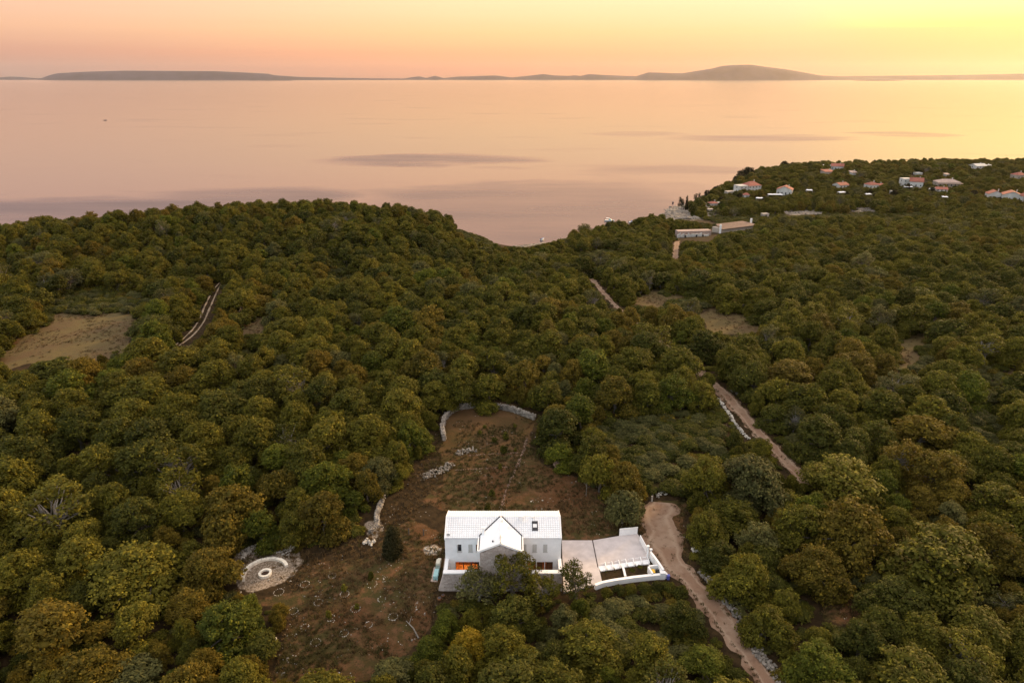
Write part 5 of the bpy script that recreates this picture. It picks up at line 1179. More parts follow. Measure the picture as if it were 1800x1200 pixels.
# straight fallen branch on the red soil
a = place(714, 1092); b = place(736, 1122); mb = MB(); mb.tube([(a[0], a[1], G(*a) + .15), ((a[0] + b[0]) / 2 + .15, (a[1] + b[1]) / 2, G(*a) + .2), (b[0], b[1], G(*b) + .1)], [.05, .09, .12], 6); mb.tube([((a[0] * 3 + b[0]) / 4, (a[1] * 3 + b[1]) / 4, G(*a) + .2), (a[0] + .7, a[1] + .5, G(*a) + .5)], [.05, .02], 5)
o = mb.build('fallen_branch', M['bark_pale'], origin=(*a, G(*a))); setp(o, 'pale fallen branch lying at the lower right of the clearing', 'branch')

# ------------------------------------------------------------------ village on the headland
def village(u, v, wpx, hpx, label, roof='red_roof', wall='house_white', rt='gable', rz=0.2, depth=.8, annex=0, floors=1, balcony=False, chimney=True, name='village_house'):
    """u, v: middle of the foot of the house in the photograph"""
    x, y = place(u, v - 1.0); g0 = G(x, y); _, _, dep = project(x, y, g0)
    w = wpx * dep / 1200; h = hpx * dep / 1200 * 1.02; d = w * depth; HOUSES.append((u, v, wpx, hpx, x, y, w))
    e = empty(name, (x, y, g0), label, 'house', rz=rz)
    def bld(mb, nm, m, par=e, **kw): return local_part(mb, nm, M[m], par, **kw)
    def one(cx, cy, w, d, h, rt, roofm, wallm, seed):
        rsv = random.Random(seed)
        hw = h * (.62 if rt != 'flat' else .92); hr = h
        mb = MB(); x0, x1, y0, y1 = cx - w / 2, cx + w / 2, cy - d / 2, cy + d / 2
        if rt == 'gable':      # gable ends at x0 / x1
            mb.prism([(x0, y0), (x1, y0), (x1, y1), (x0, y1)], -1.5, hw); mb.add([(x0, y0, hw), (x0, y1, hw), (x0, cy, hr - .12), (x1, y0, hw), (x1, y1, hw), (x1, cy, hr - .12)], [(0, 2, 1), (3, 4, 5), (0, 3, 5, 2), (1, 2, 5, 4)])
        elif rt == 'front':    # gable faces the camera
            mb.prism([(x0, y0), (x1, y0), (x1, y1), (x0, y1)], -1.5, hw); mb.add([(x0, y0, hw), (x1, y0, hw), (cx, y0, hr - .12), (x0, y1, hw), (x1, y1, hw), (cx, y1, hr - .12)], [(0, 1, 2), (5, 4, 3), (0, 2, 5, 3), (1, 4, 5, 2)])
        else: mb.prism([(x0, y0), (x1, y0), (x1, y1), (x0, y1)], -1.5, hw)
        wl = bld(mb, 'wall', wallm)
        o = .35; mb = MB(); t_ = .16
        if rt == 'gable':
            k = (hr - hw) / (d / 2); ze = hw - o * k
            for s in (-1, 1): mb.hexa([(x0 - o, cy + s * (d / 2 + o), ze), (x1 + o, cy + s * (d / 2 + o), ze), (x1 + o, cy, hr), (x0 - o, cy, hr), (x0 - o, cy + s * (d / 2 + o), ze + t_), (x1 + o, cy + s * (d / 2 + o), ze + t_), (x1 + o, cy, hr + t_), (x0 - o, cy, hr + t_)])
        elif rt == 'front':
            k = (hr - hw) / (w / 2); ze = hw - o * k
            for s in (-1, 1): mb.hexa([(cx + s * (w / 2 + o), y0 - o, ze), (cx + s * (w / 2 + o), y1 + o, ze), (cx, y1 + o, hr), (cx, y0 - o, hr), (cx + s * (w / 2 + o), y0 - o, ze + t_), (cx + s * (w / 2 + o), y1 + o, ze + t_), (cx, y1 + o, hr + t_), (cx, y0 - o, hr + t_)])
        elif rt == 'hip':
            q = min(w, d) / 2 * .9; b_ = [(x0 - o, y0 - o, hw + .01), (x1 + o, y0 - o, hw + .01), (x1 + o, y1 + o, hw + .01), (x0 - o, y1 + o, hw + .01)]
            r1, r2 = ((x0 + q, cy, hr), (x1 - q, cy, hr)) if w >= d else ((cx, y0 + q, hr), (cx, y1 - q, hr))
            if w >= d: mb.add(b_ + [r1, r2], [(0, 1, 5, 4), (1, 2, 5), (2, 3, 4, 5), (3, 0, 4), (3, 2, 1, 0)])
            else: mb.add(b_ + [r1, r2], [(0, 1, 4), (1, 2, 5, 4), (2, 3, 5), (3, 0, 4, 5), (3, 2, 1, 0)])
        elif rt == 'shed': mb.hexa([(x0 - o, y0 - o, hw - .1), (x1 + o, y0 - o, hw - .1), (x1 + o, y1 + o, hr), (x0 - o, y1 + o, hr), (x0 - o, y0 - o, hw + .1), (x1 + o, y0 - o, hw + .1), (x1 + o, y1 + o, hr + .2), (x0 - o, y1 + o, hr + .2)])
        else: mb.box(x0 - .15, x1 + .15, y0 - .15, y1 + .15, hw, hw + .2)
        rf = bld(mb, 'roof', roofm)
        if chimney and w > 5 and rt != 'flat':
            mb = MB(); a = cx + w * .22; mb.box(a - .3, a + .3, cy + .1, cy + .7, hw, hr + .9); mb.box(a - .38, a + .38, cy + .02, cy + .78, hr + .9, hr + 1.02); bld(mb, 'chimney', 'house_white', rf)
        # windows and a door on the camera side and the left side
        nf = max(1, int(hw / 2.6)); nw = max(1, int(w / 2.8))
        for f in range(nf):
            for c in range(nw):
                wx = x0 + w * (c + .5) / nw; zb = .9 + f * 2.7
                if zb + 1.2 > hw: continue
                dr = f == 0 and c == nw // 2
                mb = MB(); mb.box(wx - .45, wx + .45, y0 - .04, y0 + .1, 0 if dr else zb, zb + 1.2); bld(mb, 'door' if dr else 'window', 'dark')
            mb = MB(); zb = .9 + f * 2.7
            if zb + 1.2 < hw: mb.box(x0 - .04, x0 + .1, cy - .45, cy + .45, zb, zb + 1.2); bld(mb, 'window', 'dark')
        return hw
    hw = one(0, 0, w, d, h, rt, roof, wall, int(u))
    if annex: one(annex * w * .78, -d * .1, w * .6, d * .8, h * .72, 'flat' if abs(annex) > 1 else 'gable', wall if abs(annex) > 1 else roof, wall, int(v))
    if balcony:
        mb = MB(); mb.box(-w * .55, w * .55, -d / 2 - 2.2, -d / 2 - .01, -1.2, .12); bld(mb, 'terrace', 'house_cream')
        for c in range(7):
            a = -w * .5 + c * w / 6; mb = MB(); mb.box(a - .14, a + .14, -d / 2 - 2.0, -d / 2 - 1.72, .121, hw * .8); bld(mb, 'pillar', wall)
        mb = MB(); mb.box(-w * .56, w * .56, -d / 2 - 2.3, -d / 2 - .01, hw * .8, hw * .8 + .15); bld(mb, 'porch_roof', roof)
    return e
VH = [
 (1319, 337, 27, 17, 'largest white house near the left shoulder of the headland with red hipped roof', dict(rt='hip', annex=-1.1, rz=.35)),
 (1311, 349, 10, 9, 'tiny red-roofed hut just below the largest left headland house', dict(rt='hip', rz=.1)),
 (1379, 342, 25, 14, 'white house with two-storey gable wall left of its red roof', dict(rt='front', rz=-.5)),
 (1253, 362, 15, 7, 'small low red-roofed house nearest the rocky tip', dict(rt='hip', annex=1.1)),
 (1248, 374, 9, 6, 'little grey stone hut on the bare rocks near the shore', dict(rt='flat', wall='house_cream', roof='house_cream')),
 (1471, 299, 20, 10, 'white house with brownish-red roof on the skyline left of centre of the headland', dict(rt='gable', rz=-.4, annex=-1.1)),
 (1454, 306, 18, 6, 'flat reddish-roofed house just left below the white skyline house', dict(rt='shed', roof='red_roof', wall='house_cream')),
 (1499, 308, 11, 6, 'small pale shed-roofed house right of the white skyline house', dict(rt='shed', roof='pink_roof')),
 (1477, 331, 21, 9, 'red-roofed cottage above the small white tent', dict(rt='gable', rz=.4)),
 (1531, 332, 19, 11, 'red-roofed house with annex behind a dark tree', dict(rt='hip', annex=1)),
 (1590, 327, 15, 13, 'tall white block of the twin house in the village middle', dict(rt='flat', roof='house_white', rz=.1, name='village_house')),
 (1609, 329, 21, 15, 'white house with red roof at the right of the tall white block', dict(rt='gable', rz=-.45)),
 (1613, 308, 11, 3.5, 'low white-roofed house alone in the trees above the twin house', dict(rt='flat', roof='house_white')),
 (1663, 328, 37, 12, 'widest house of the village with pale hipped roof and pillared porch', dict(rt='hip', roof='pink_roof', wall='house_cream', balcony=True, rz=-.12, depth=.6)),
 (1653, 338, 18, 8, 'low red-roofed annex house in front of the widest house', dict(rt='gable', rz=-.3)),
 (1566, 344, 5, 8, 'narrow white tower-like hut below the twin house', dict(rt='flat', roof='house_white')),
 (1746, 350, 23, 14, 'left of the two white gabled houses near the right edge', dict(rt='front', rz=-.3)),
 (1776, 352, 29, 15, 'right and larger of the two white gabled houses near the right edge', dict(rt='front', rz=-.45)),
 (1798, 354, 16, 14, 'white house cut by the right edge of the picture', dict(rt='hip', rz=.2)),
 (1789, 315, 19, 11, 'cream house with red roof high up at the right edge', dict(rt='hip', wall='house_cream')),
 (1718, 297, 22, 8, 'white house under the wide umbrella pine on the skyline', dict(rt='gable', roof='house_white', annex=1)),
 (1663, 310, 8, 4, 'tiny grey-roofed hut above the widest house', dict(rt='shed', roof='pink_roof')),
 (1283, 343, 15, 6, 'pale low hut on the seaward slope below the big left pine', dict(rt='flat', roof='house_cream', wall='house_cream')),
 (1344, 383, 11, 7, 'roofless stone ruin in the scrub below the village', dict(rt='flat', wall='house_cream', roof='house_cream')),
]
for u, v, w, h, lab, kw in VH: village(u, v, w, h, lab, **kw)
def tarp(u, v, wpx, hpx, label, cat='canopy', name='white_canopy'):
    x, y = place(u, v); g0 = G(x, y); _, _, dep = project(x, y, g0); w = wpx * dep / 1200; h = max(2.2, hpx * dep / 1200)
    e = empty(name, (x, y, g0), label, cat, rz=random.uniform(-.3, .3)); mb = MB(); w *= .8; h = min(h, 2.4); n = max(2, int(w / 3))
    for k in range(n):
        a, b = -w / 2 + w * k / n, -w / 2 + w * (k + 1) / n; m_ = (a + b) / 2
        mb.add([(a, -1.5, h), (b, -1.5, h), (b, 1.8, h + .2), (a, 1.8, h + .2), (m_, .2, h + .7)], [(0, 1, 4), (1, 2, 4), (2, 3, 4), (3, 0, 4)])
    local_part(mb, 'roof', M['white_warm'], e)
    for a in (-w / 2 + .1, w / 2 - .1):
        for b in (-1.4, 1.7): mb = MB(); mb.tube([(a, b, -1), (a, b, h)], .07, 5); local_part(mb, 'pole', M['shutter'], e)
    HOUSES.append((u, v, wpx, hpx, x, y, w))
for u, v, w, h, lab in [(1362, 347, 31, 5, 'long white canopy in front of the white gable-walled house'), (1335, 353, 16, 4, 'white canopy at the lower left end of the long one'), (1479, 343, 17, 5, 'white tent below the red-roofed cottage'),
                        (1596, 333, 18, 4, 'white awning in front of the twin house'), (1660, 351, 12, 4, 'single white parasol-like tent below the widest house'), (1525, 346, 14, 4, 'pale awning below the red-roofed house with annex'), (1422, 339, 13, 2.5, 'thin white canopy alone in the trees right of the white gable-walled house'), (1637, 337, 10, 4, 'small white awning left below the widest house')]: tarp(u, v, w, h, lab)
# long low building and ruined white front at the edge of the wood
x0, y0 = place(1260, 409); x1, y1 = place(1320, 402); g0 = G((x0 + x1) / 2, (y0 + y1) / 2)
e = empty('long_building', ((x0 + x1) / 2, (y0 + y1) / 2, g0), 'long low brown-roofed building with two pale corner pillars at the far wood edge', 'building')
mb = MB(); wallseg(mb, (x0, y0), (x1, y1), 9, g0 - 1, g0 + 3.2); mb.build('wall', M['house_cream'], e)
mb = MB(); dd = Vector((x1 - x0, y1 - y0)).normalized(); nn = Vector((-dd.y, dd.x)); c0 = Vector((x0, y0)); c1 = Vector((x1, y1))
pp = [c0 - dd - nn * 5.5, c1 + dd - nn * 5.5, c1 - dd * 3 + nn * 5, c0 + dd * 3 + nn * 5]; mb.prism([(q.x, q.y) for q in pp], [g0 + 3.2] * 2 + [g0 + 4.2] * 2, [g0 + 3.4] * 2 + [g0 + 4.5] * 2); mb.build('roof', M['brown_roof'], e)
for c in (c0 - dd * 1.2 - nn * 4, c1 + dd * 1.4 + nn * 2): mb = MB(); mb.box(c.x - .5, c.x + .5, c.y - .5, c.y + .5, g0 - 1, g0 + 6.2); mb.build('pillar', M['white_warm'], e)
HOUSES.append((1290, 408, 60, 14, (x0 + x1) / 2, (y0 + y1) / 2, 30))
x0, y0 = place(1190, 418); x1, y1 = place(1246, 415); g0 = G((x0 + x1) / 2, (y0 + y1) / 2)
e = empty('white_ruin', ((x0 + x1) / 2, (y0 + y1) / 2, g0), 'broken white-walled building left of the long brown-roofed one', 'building')
mb = MB(); rs_ = random.Random(8); c0 = Vector((x0, y0)); c1 = Vector((x1, y1))
for k in range(9):
    a, b = c0.lerp(c1, k / 9), c0.lerp(c1, (k + 1) / 9 - .008); wallseg(mb, a, b, .6, g0 - 1, g0 + rs_.uniform(1.0, 2.8), g0 + rs_.uniform(1.0, 2.8))
mb.build('front_wall', M['house_white'], e)
mb = MB(); wallseg(mb, c0 + Vector((1, 6)), c1 + Vector((2, 6)), 5.0, g0 - 1, g0 + 2.9); mb.build('roof_slab', M['pink_roof'], e)
for k in (.25, .6, .8):
    a = c0.lerp(c1, k); mb = MB(); mb.box(a.x - .6, a.x + .6, a.y - .36, a.y - .302, g0, g0 + 1.3); mb.build('opening', M['dark'], e)
HOUSES.append((1217, 417, 56, 12, (x0 + x1) / 2, (y0 + y1) / 2, 28))
x, y = place(1187, 404); g0 = G(x, y); e = empty('tiny_hut', (x, y, g0), 'tiny white hut roof among trees left above the broken white building', 'hut'); mb = MB(); mb.box(x - 1.1, x + 1.1, y - 1, y + 1, g0, g0 + 4.3); mb.build('wall', M['house_white'], e); mb = MB(); mb.prism([(x - 1.4, y - 1.3), (x + 1.4, y - 1.3), (x + 1.4, y + 1.3), (x - 1.4, y + 1.3)], g0 + 4.3, g0 + 4.5); mb.build('roof', M['house_white'], e)

# ------------------------------------------------------------------ boats
def boat(u, v, wpx, rz, label, hull='boatwhite', kind='cabin'):
    x, y = PZ(u, v, 0.3); _, _, dep = project(x, y, 0); Lb = wpx * dep / 1200; e = empty('motor_boat' if kind != 'dinghy' else 'dinghy', (x, y, 0), label, 'boat', rz=rz)
    Bm = Lb * .17; mb = MB(); secs = []
    for s in range(9):
        t_ = s / 8; xx = (t_ - .5) * Lb; b = Bm * (1 - max(0, t_ - .45) ** 1.8 * 3.0) if t_ < .999 else .02; b = max(b, .03); zt = .75 + .35 * t_ * t_; secs.append([(xx, -b * .55, -.25), (xx, -b, zt * .5), (xx, -b * 1.04, zt), (xx, b * 1.04, zt), (xx, b, zt * .5), (xx, b * .55, -.25)])
    V_ = [p for s in secs for p in s]; F_ = [(6 * i + k, 6 * i + 6 + k, 6 * i + 6 + (k + 1) % 6, 6 * i + (k + 1) % 6) for i in range(8) for k in range(6)] + [(0, 1, 2, 3, 4, 5), (53, 52, 51, 50, 49, 48)]
    mb.add(V_, F_); local_part(mb, 'hull', M[hull], e)
    mb = MB(); mb.tube([(-Lb * .52, 0, .1), (-Lb * .54, 0, 1.0), (-Lb * .54, 0, 1.45)], [.12, .2, .24], 8); local_part(mb, 'outboard_motor', M['dark'], e)
    if kind == 'cabin':
        mb = MB(); mb.hexa([(-.08 * Lb, -Bm * .7, .75), (.22 * Lb, -Bm * .55, .85), (.22 * Lb, Bm * .55, .85), (-.08 * Lb, Bm * .7, .75), (-.05 * Lb, -Bm * .6, 1.9), (.12 * Lb, -Bm * .5, 1.75), (.12 * Lb, Bm * .5, 1.75), (-.05 * Lb, Bm * .6, 1.9)]); local_part(mb, 'cabin', M['turq'], e)
        mb = MB(); mb.box(-.38 * Lb, -.02 * Lb, -Bm * .75, Bm * .75, 2.1, 2.18); local_part(mb, 'sun_roof', M['boatwhite'], e)
        for a in (-.36, -.06):
            for b in (-.7, .7): mb = MB(); mb.tube([(a * Lb, b * Bm, .8), (a * Lb, b * Bm, 2.1)], .04, 5); local_part(mb, 'pole', M['dark'], e)
        mb = MB(); mb.box(-.06 * Lb + .02, .10 * Lb, -Bm * .63, -Bm * .6, 1.2, 1.6); local_part(mb, 'side_window', M['darkglass'], e)
    elif kind == 'cover':
        mb = MB(); mb.add([(-.48 * Lb, -Bm, .85), (.42 * Lb, -Bm * .5, 1.1), (.42 * Lb, Bm * .5, 1.1), (-.48 * Lb, Bm, .85), (-.4 * Lb, 0, 1.35), (.35 * Lb, 0, 1.4)], [(0, 1, 5, 4), (2, 3, 4, 5), (1, 2, 5), (3, 0, 4)]); local_part(mb, 'tarpaulin', M['bluecover'], e)
    else:
        mb = MB(); mb.box(-.1 * Lb, .05 * Lb, -Bm * .4, Bm * .4, .8, 1.5); local_part(mb, 'console', M['bluecover'], e)
        mb = MB(); mb.box(-.3 * Lb, -.2 * Lb, -Bm * .8, Bm * .8, .72, .86); local_part(mb, 'seat', M['bluecover'], e)
    return e
boat(1071.5, 388, 17, -.35, 'largest moored boat, white and turquoise with a sun roof')
boat(1110.5, 390.5, 11, .3, 'small white and blue open boat right of the largest moored boat', kind='open')
boat(953.5, 421, 11, 1.0, 'small moored boat under a blue cover closest to the beach', hull='boatwhite', kind='cover')
boat(185, 211.5, 6, .1, 'lone dark boat far out on the left side of the sea', hull='dark', kind='open')
boat(1183, 356.5, 3, .4, 'tiny boat off the rocky tip of the headland', hull='dark', kind='dinghy')
boat(1463, 154.5, 5, .2, 'tiny far boat in the middle of the bright right sea', hull='dark', kind='open')

# ------------------------------------------------------------------ the wood
def tree_ok(x, y, z0, rad, hgt):
    """test the crown's outline in the photograph against the open places"""
    m = np.ones(len(x), bool)
    for fx, fz in ((0, .12), (0, .5), (0, .92), (-.75, .5), (.75, .5), (-.5, .85), (.5, .85), (-.6, .2), (.6, .2)):
        u, v, _ = project(x + rad * fx, y, z0 + hgt * fz); m &= ~open_mask(u, v)
    return m
rs = np.random.RandomState(12)
nc = 120000
# candidates over the wedge of land in view, with a margin, denser near
yy = 42 + (840 - 42) * rs.rand(nc) ** .9; xx = (rs.rand(nc) * 2 - 1) * (yy * .84 + 48)
zz = Gv(xx, yy); ok = zz > 1.4
ok &= ~((yy > 380) & (zz < 3.2) & (rs.rand(nc) < .6))
xx, yy, zz = xx[ok], yy[ok], zz[ok]
big = nz2(xx, yy, 38, 4)
rad = np.clip(rs.normal(2.4 + 2.3 * big, 1.1), 1.4, 7.0)
rad = np.where(rs.rand(len(rad)) < .22, rad * rs.uniform(.45, .7, len(rad)), rad)
hgt = np.clip(rad * rs.uniform(1.15, 1.6, len(rad)) + 1.2, 2.4, 9.0)
hgt = np.where(yy < 75, np.minimum(hgt, 6.0), hgt)
U_, V_, _ = project(xx, yy, zz + hgt * .5)
scr = np.zeros(len(xx), bool); fld = in_poly(U_, V_, SCRUB[2]) | in_poly(U_, V_, SCRUB[7]) | in_poly(U_, V_, SCRUB[8]) | in_poly(U_, V_, SCRUB[9])
rad = np.where(yy > 200, rad * .9, rad)
for p_ in SCRUB: scr |= in_poly(U_, V_, p_)
headl = (yy > 545) & (xx > 90)
rad = np.where(headl, np.clip(rad * rs.uniform(.75, 1.25, len(rad)), 2.2, 5.5), rad); hgt = np.where(headl, np.clip(rad * rs.uniform(.9, 1.7, len(rad)), 2.5, 7.5), hgt)
rad = np.where(scr, rs.uniform(1.0, 2.1, len(rad)), rad); hgt = np.where(scr, rad * rs.uniform(.8, 1.15, len(rad)), hgt)
ok = tree_ok(xx, yy, zz, rad, hgt)
# keep the village houses in sight
for (u, v, wp, hp, hx_, hy_, hw_) in HOUSES:
    u1, v1, _ = project(xx, yy, zz + hgt); u2, v2, _ = project(xx, yy, zz)
    r_px = rad / (np.maximum(yy, 50) * CT + (CAMZ - zz) * ST) * 1200
    ok &= ~((np.abs(u1 - u) < wp * .46 + r_px * .8) & (v1 < v - hp * .35) & (v2 > v - hp * 1.0) & (yy < hy_ + 4))
    ok &= ~((np.hypot(xx - hx_, yy - hy_) < hw_ * .6 + rad))
rp = np.array(ROADPTS)
for (a, b, w_) in rp[::2]:
    ok &= ~((np.abs(xx - a) < 9) & (np.abs(yy - b) < 9) & (np.hypot(xx - a, yy - b) < w_ + rad * .55))
for (a, b, r_) in PLACED: ok &= np.hypot(xx - a, yy - b) > (r_ + rad * .55)
ok &= ~((xx > -13) & (xx < 27) & (yy > np.where(xx > 9, 81.2, 78.5)) & (yy < 93))
idx = np.nonzero(ok)[0]; rs.shuffle(idx)
idx = idx[np.argsort(-rad[idx] + rs.normal(0, 1.1, len(idx)))]
cell = {}; acc = []
for i in idx:
    x, y, r = xx[i], yy[i], rad[i]; cx_, cy_ = int(x // 6), int(y // 6); good = True
    sep_ = .70 if not scr[i] else (.72 if not fld[i] else 1.05)
    for a in range(cx_ - 2, cx_ + 3):
        for b in range(cy_ - 2, cy_ + 3):
            for (px, py, pr) in cell.get((a, b), ()):
                if (px - x) ** 2 + (py - y) ** 2 < (sep_ * (pr + r) * .80) ** 2: good = False; break
            if not good: break
        if not good: break
    if good: cell.setdefault((cx_, cy_), []).append((x, y, r)); acc.append(i)
acc = np.array(acc); print('wood', len(acc))
hue_n = fbm(xx, yy, 30, 61, 3); hue_r = rs.rand(len(xx))
def hue_of(i):
    if scr[i]: return 'grey' if hue_r[i] < .62 else 'deep'
    h = hue_n[i] * .70 + hue_r[i] * .30
    far = yy[i] > 200
    if h < .36: return 'deep'
    if h < .60: return 'olive'
    if h < .625: return 'bright'
    if h < .64: return 'grey'
    return 'rusty' if (not far or h < .70) else 'olive'
# how large each shows: the 300 largest in view are trees of their own
uu, vv, dp = project(xx[acc], yy[acc], zz[acc] + hgt[acc] * .5)
inv = (uu > -30) & (uu < 1830) & (vv < 1230)
size = np.where(inv & ~scr[acc], rad[acc] / dp, 0)
order = np.argsort(-size); own = set(acc[order[:245]].tolist())
szs = np.where(inv & scr[acc], rad[acc] / dp, 0); order2 = np.argsort(-szs); ownb = set(acc[order2[:230]].tolist())
own = {i for i in own if yy[i] < 400}; ownb = {i for i in ownb if scr[i]}
HN = {'deep': 'dark green', 'olive': 'olive-green', 'bright': 'fresh green', 'rusty': 'rust-tinted', 'grey': 'grey-green'}
def region(u, v):
    if v > 1030: return 'bottom foreground wood left of the red clearing' if u < 620 else ('foreground thicket right below the house' if u < 1290 else 'bottom foreground wood right of the dirt road')
    if u < 800: return 'wood to the left of the house, level with it' if v > 860 else 'wood left of the walled garden'
    if u > 1130: return 'wood right of the dirt road, level with the house' if v > 860 else 'wood right of the walled garden and scrub'
    return 'narrow wood just beyond the walled garden'
LANDM = [(466, 1006, 'the curved stone bench'), (688, 948, 'the dark juniper'), (395, 1100, 'the bright green foreground tree'), (90, 1105, 'the bottom left tree'), (240, 1000, 'the left dome tree'), (880, 920, 'the house roof'),
 (860, 712, 'the curved garden wall'), (985, 752, 'the big dark round tree'), (768, 830, 'the grey rubble heap'), (668, 900, 'the broken pale wall'), (100, 652, 'the dark leftmost tree'), (140, 590, 'the bare left field'), (345, 575, 'the twin wheel tracks'),
 (505, 574, 'the small orange clearing'), (1160, 890, 'the wide road end'), (1250, 1040, 'the middle lower road'), (1340, 1180, 'the bottom road end'), (1482, 850, 'the broad spreading tree'), (1433, 1000, 'the round golden-tipped tree'),
 (1480, 1065, 'the red soil patch'), (1655, 985, 'the widest dome tree'), (1300, 725, 'the pale upper track'), (1388, 815, 'the upper track end'), (1388, 660, 'the brownish round tree'), (1620, 762, 'the brownish tree far right'), (1610, 610, 'the right brown clearing'),
 (1285, 565, 'the yellow-green meadow'), (1180, 615, 'the hidden upper track'), (1170, 780, 'the grey scrub'), (822, 1132, 'the golden yellow tree'), (990, 1095, 'the front grey-green tree'), (0, 800, 'the upper left edge'), (0, 950, 'the lower left edge'), (1800, 700, 'the upper right edge'), (1800, 850, 'the lower right edge'),
 (300, 760, 'the middle of the left wood'), (520, 850, 'the wood beside the juniper'), (560, 700, 'the wood behind the rubble'), (1500, 720, 'the right brownish trees'), (1700, 1160, 'the corner wall'), (1560, 1190, 'the left corner wall end'), (150, 850, 'the lower left wood'), (420, 640, 'the lower wheel tracks'), (700, 640, 'the central wood'), (1000, 640, 'the central clearing wood')]
USED = set()
def describe(u, v, pre=''):
    rg, lab = describe1(u, v)
    if (pre, lab) in USED and pre:
        ks = sorted(LANDM, key=lambda q: (q[0] - u) ** 2 + ((q[1] - v) * 1.4) ** 2)
        for k in (1, 2, 3, 4):
            lab = 'between ' + ks[0][2] + ' and ' + ks[k][2]
            if (pre, lab) not in USED: break
    if len((pre + ' round ' + lab).split()) > 14: lab = lab.replace('the ', '', 1)
    USED.add((pre, lab)); return rg, lab
def describe1(u, v):
    k = min(LANDM, key=lambda q: (q[0] - u) ** 2 + ((q[1] - v) * 1.4) ** 2); du, dv = u - k[0], (v - k[1]) * 1.4; dd = math.hypot(du, dv)
    far = 'just' if dd < 55 else ('well' if dd > 120 else '')
    if dd < 18: w = 'right at'
    elif abs(du) > 2.2 * abs(dv): w = 'right of' if du > 0 else 'left of'
    elif abs(dv) > 2.2 * abs(du): w = 'in front of' if dv > 0 else 'behind'
    else: w = ('in front and right of' if du > 0 else 'in front and left of') if dv > 0 else ('behind and right of' if du > 0 else 'behind and left of')
    return region(u, v), (far + ' ' + w + ' ' + k[2]).strip()
for u, v, w, H, lab in [(1066, 1040, 22, 1.6, 'first'), (1088, 1036, 24, 1.5, 'second'), (1110, 1034, 22, 1.7, 'third'), (1132, 1032, 26, 1.8, 'fourth'), (1156, 1030, 24, 1.7, 'fifth'), (1178, 1032, 24, 2.0, 'sixth'), (1196, 1040, 28, 2.2, 'seventh')]:
    plant_px('thicket_bush', 'olive', 'deep' if w > 23 else 'olive', u, v, w, H, lab + ' bush from the left growing against the foot of the curved white garden wall', 'bush', 'bushes at the foot of the curved garden wall')
stuff_pts = {'tree': [], 'shrub': []}
olv = len(KINDS['olive'])
for i in acc:
    h = hue_of(i); u, v, _ = project(xx[i], yy[i], zz[i] + hgt[i] * .5)
    if i in own:
        s_ = 'large' if rad[i] > 4.3 else ('small' if rad[i] < 2.3 else ('low' if hgt[i] < 4.5 else 'mid-sized')); rg, lab = describe(u, v, '%s %s' % (s_, HN[h]))
        air = hue_r[i] * 7919 % 1 < .09 and h != 'bright'
        if air: s_ = 'thin-leaved ' + s_
        plant('oak_tree', 'airy' if air else 'oak', h, xx[i], yy[i], rad[i], hgt[i], '%s %s oak %s' % (s_, HN[h], lab), 'tree', 'oaks of the %s' % rg, zz=zz[i])
    elif i in ownb:
        rg = 'scrub between the walled garden and the upper track' if 1030 < u < 1320 and v < 900 else ('thicket below the curved white garden wall' if u < 1300 and v > 900 else ('scrub by the red soil patch on the right' if v > 700 else ('bushes above the bare field on the left' if u < 700 else 'scrub at the far shore')))
        plant('scrub_bush', 'olive' if rad[i] > 1.3 else 'shrub', h, xx[i], yy[i], rad[i], hgt[i], '%s round %s bush %s' % ('larger' if rad[i] > 1.55 else 'smaller', HN[h], describe(u, v, '%s bush %s' % (rad[i] > 1.55, h))[1]), 'bush', rg, zz=zz[i])
    else: stuff_pts['shrub' if scr[i] else 'tree'].append((xx[i], yy[i], zz[i], rad[i], hgt[i], h))
print('own', len(own), len(ownb))

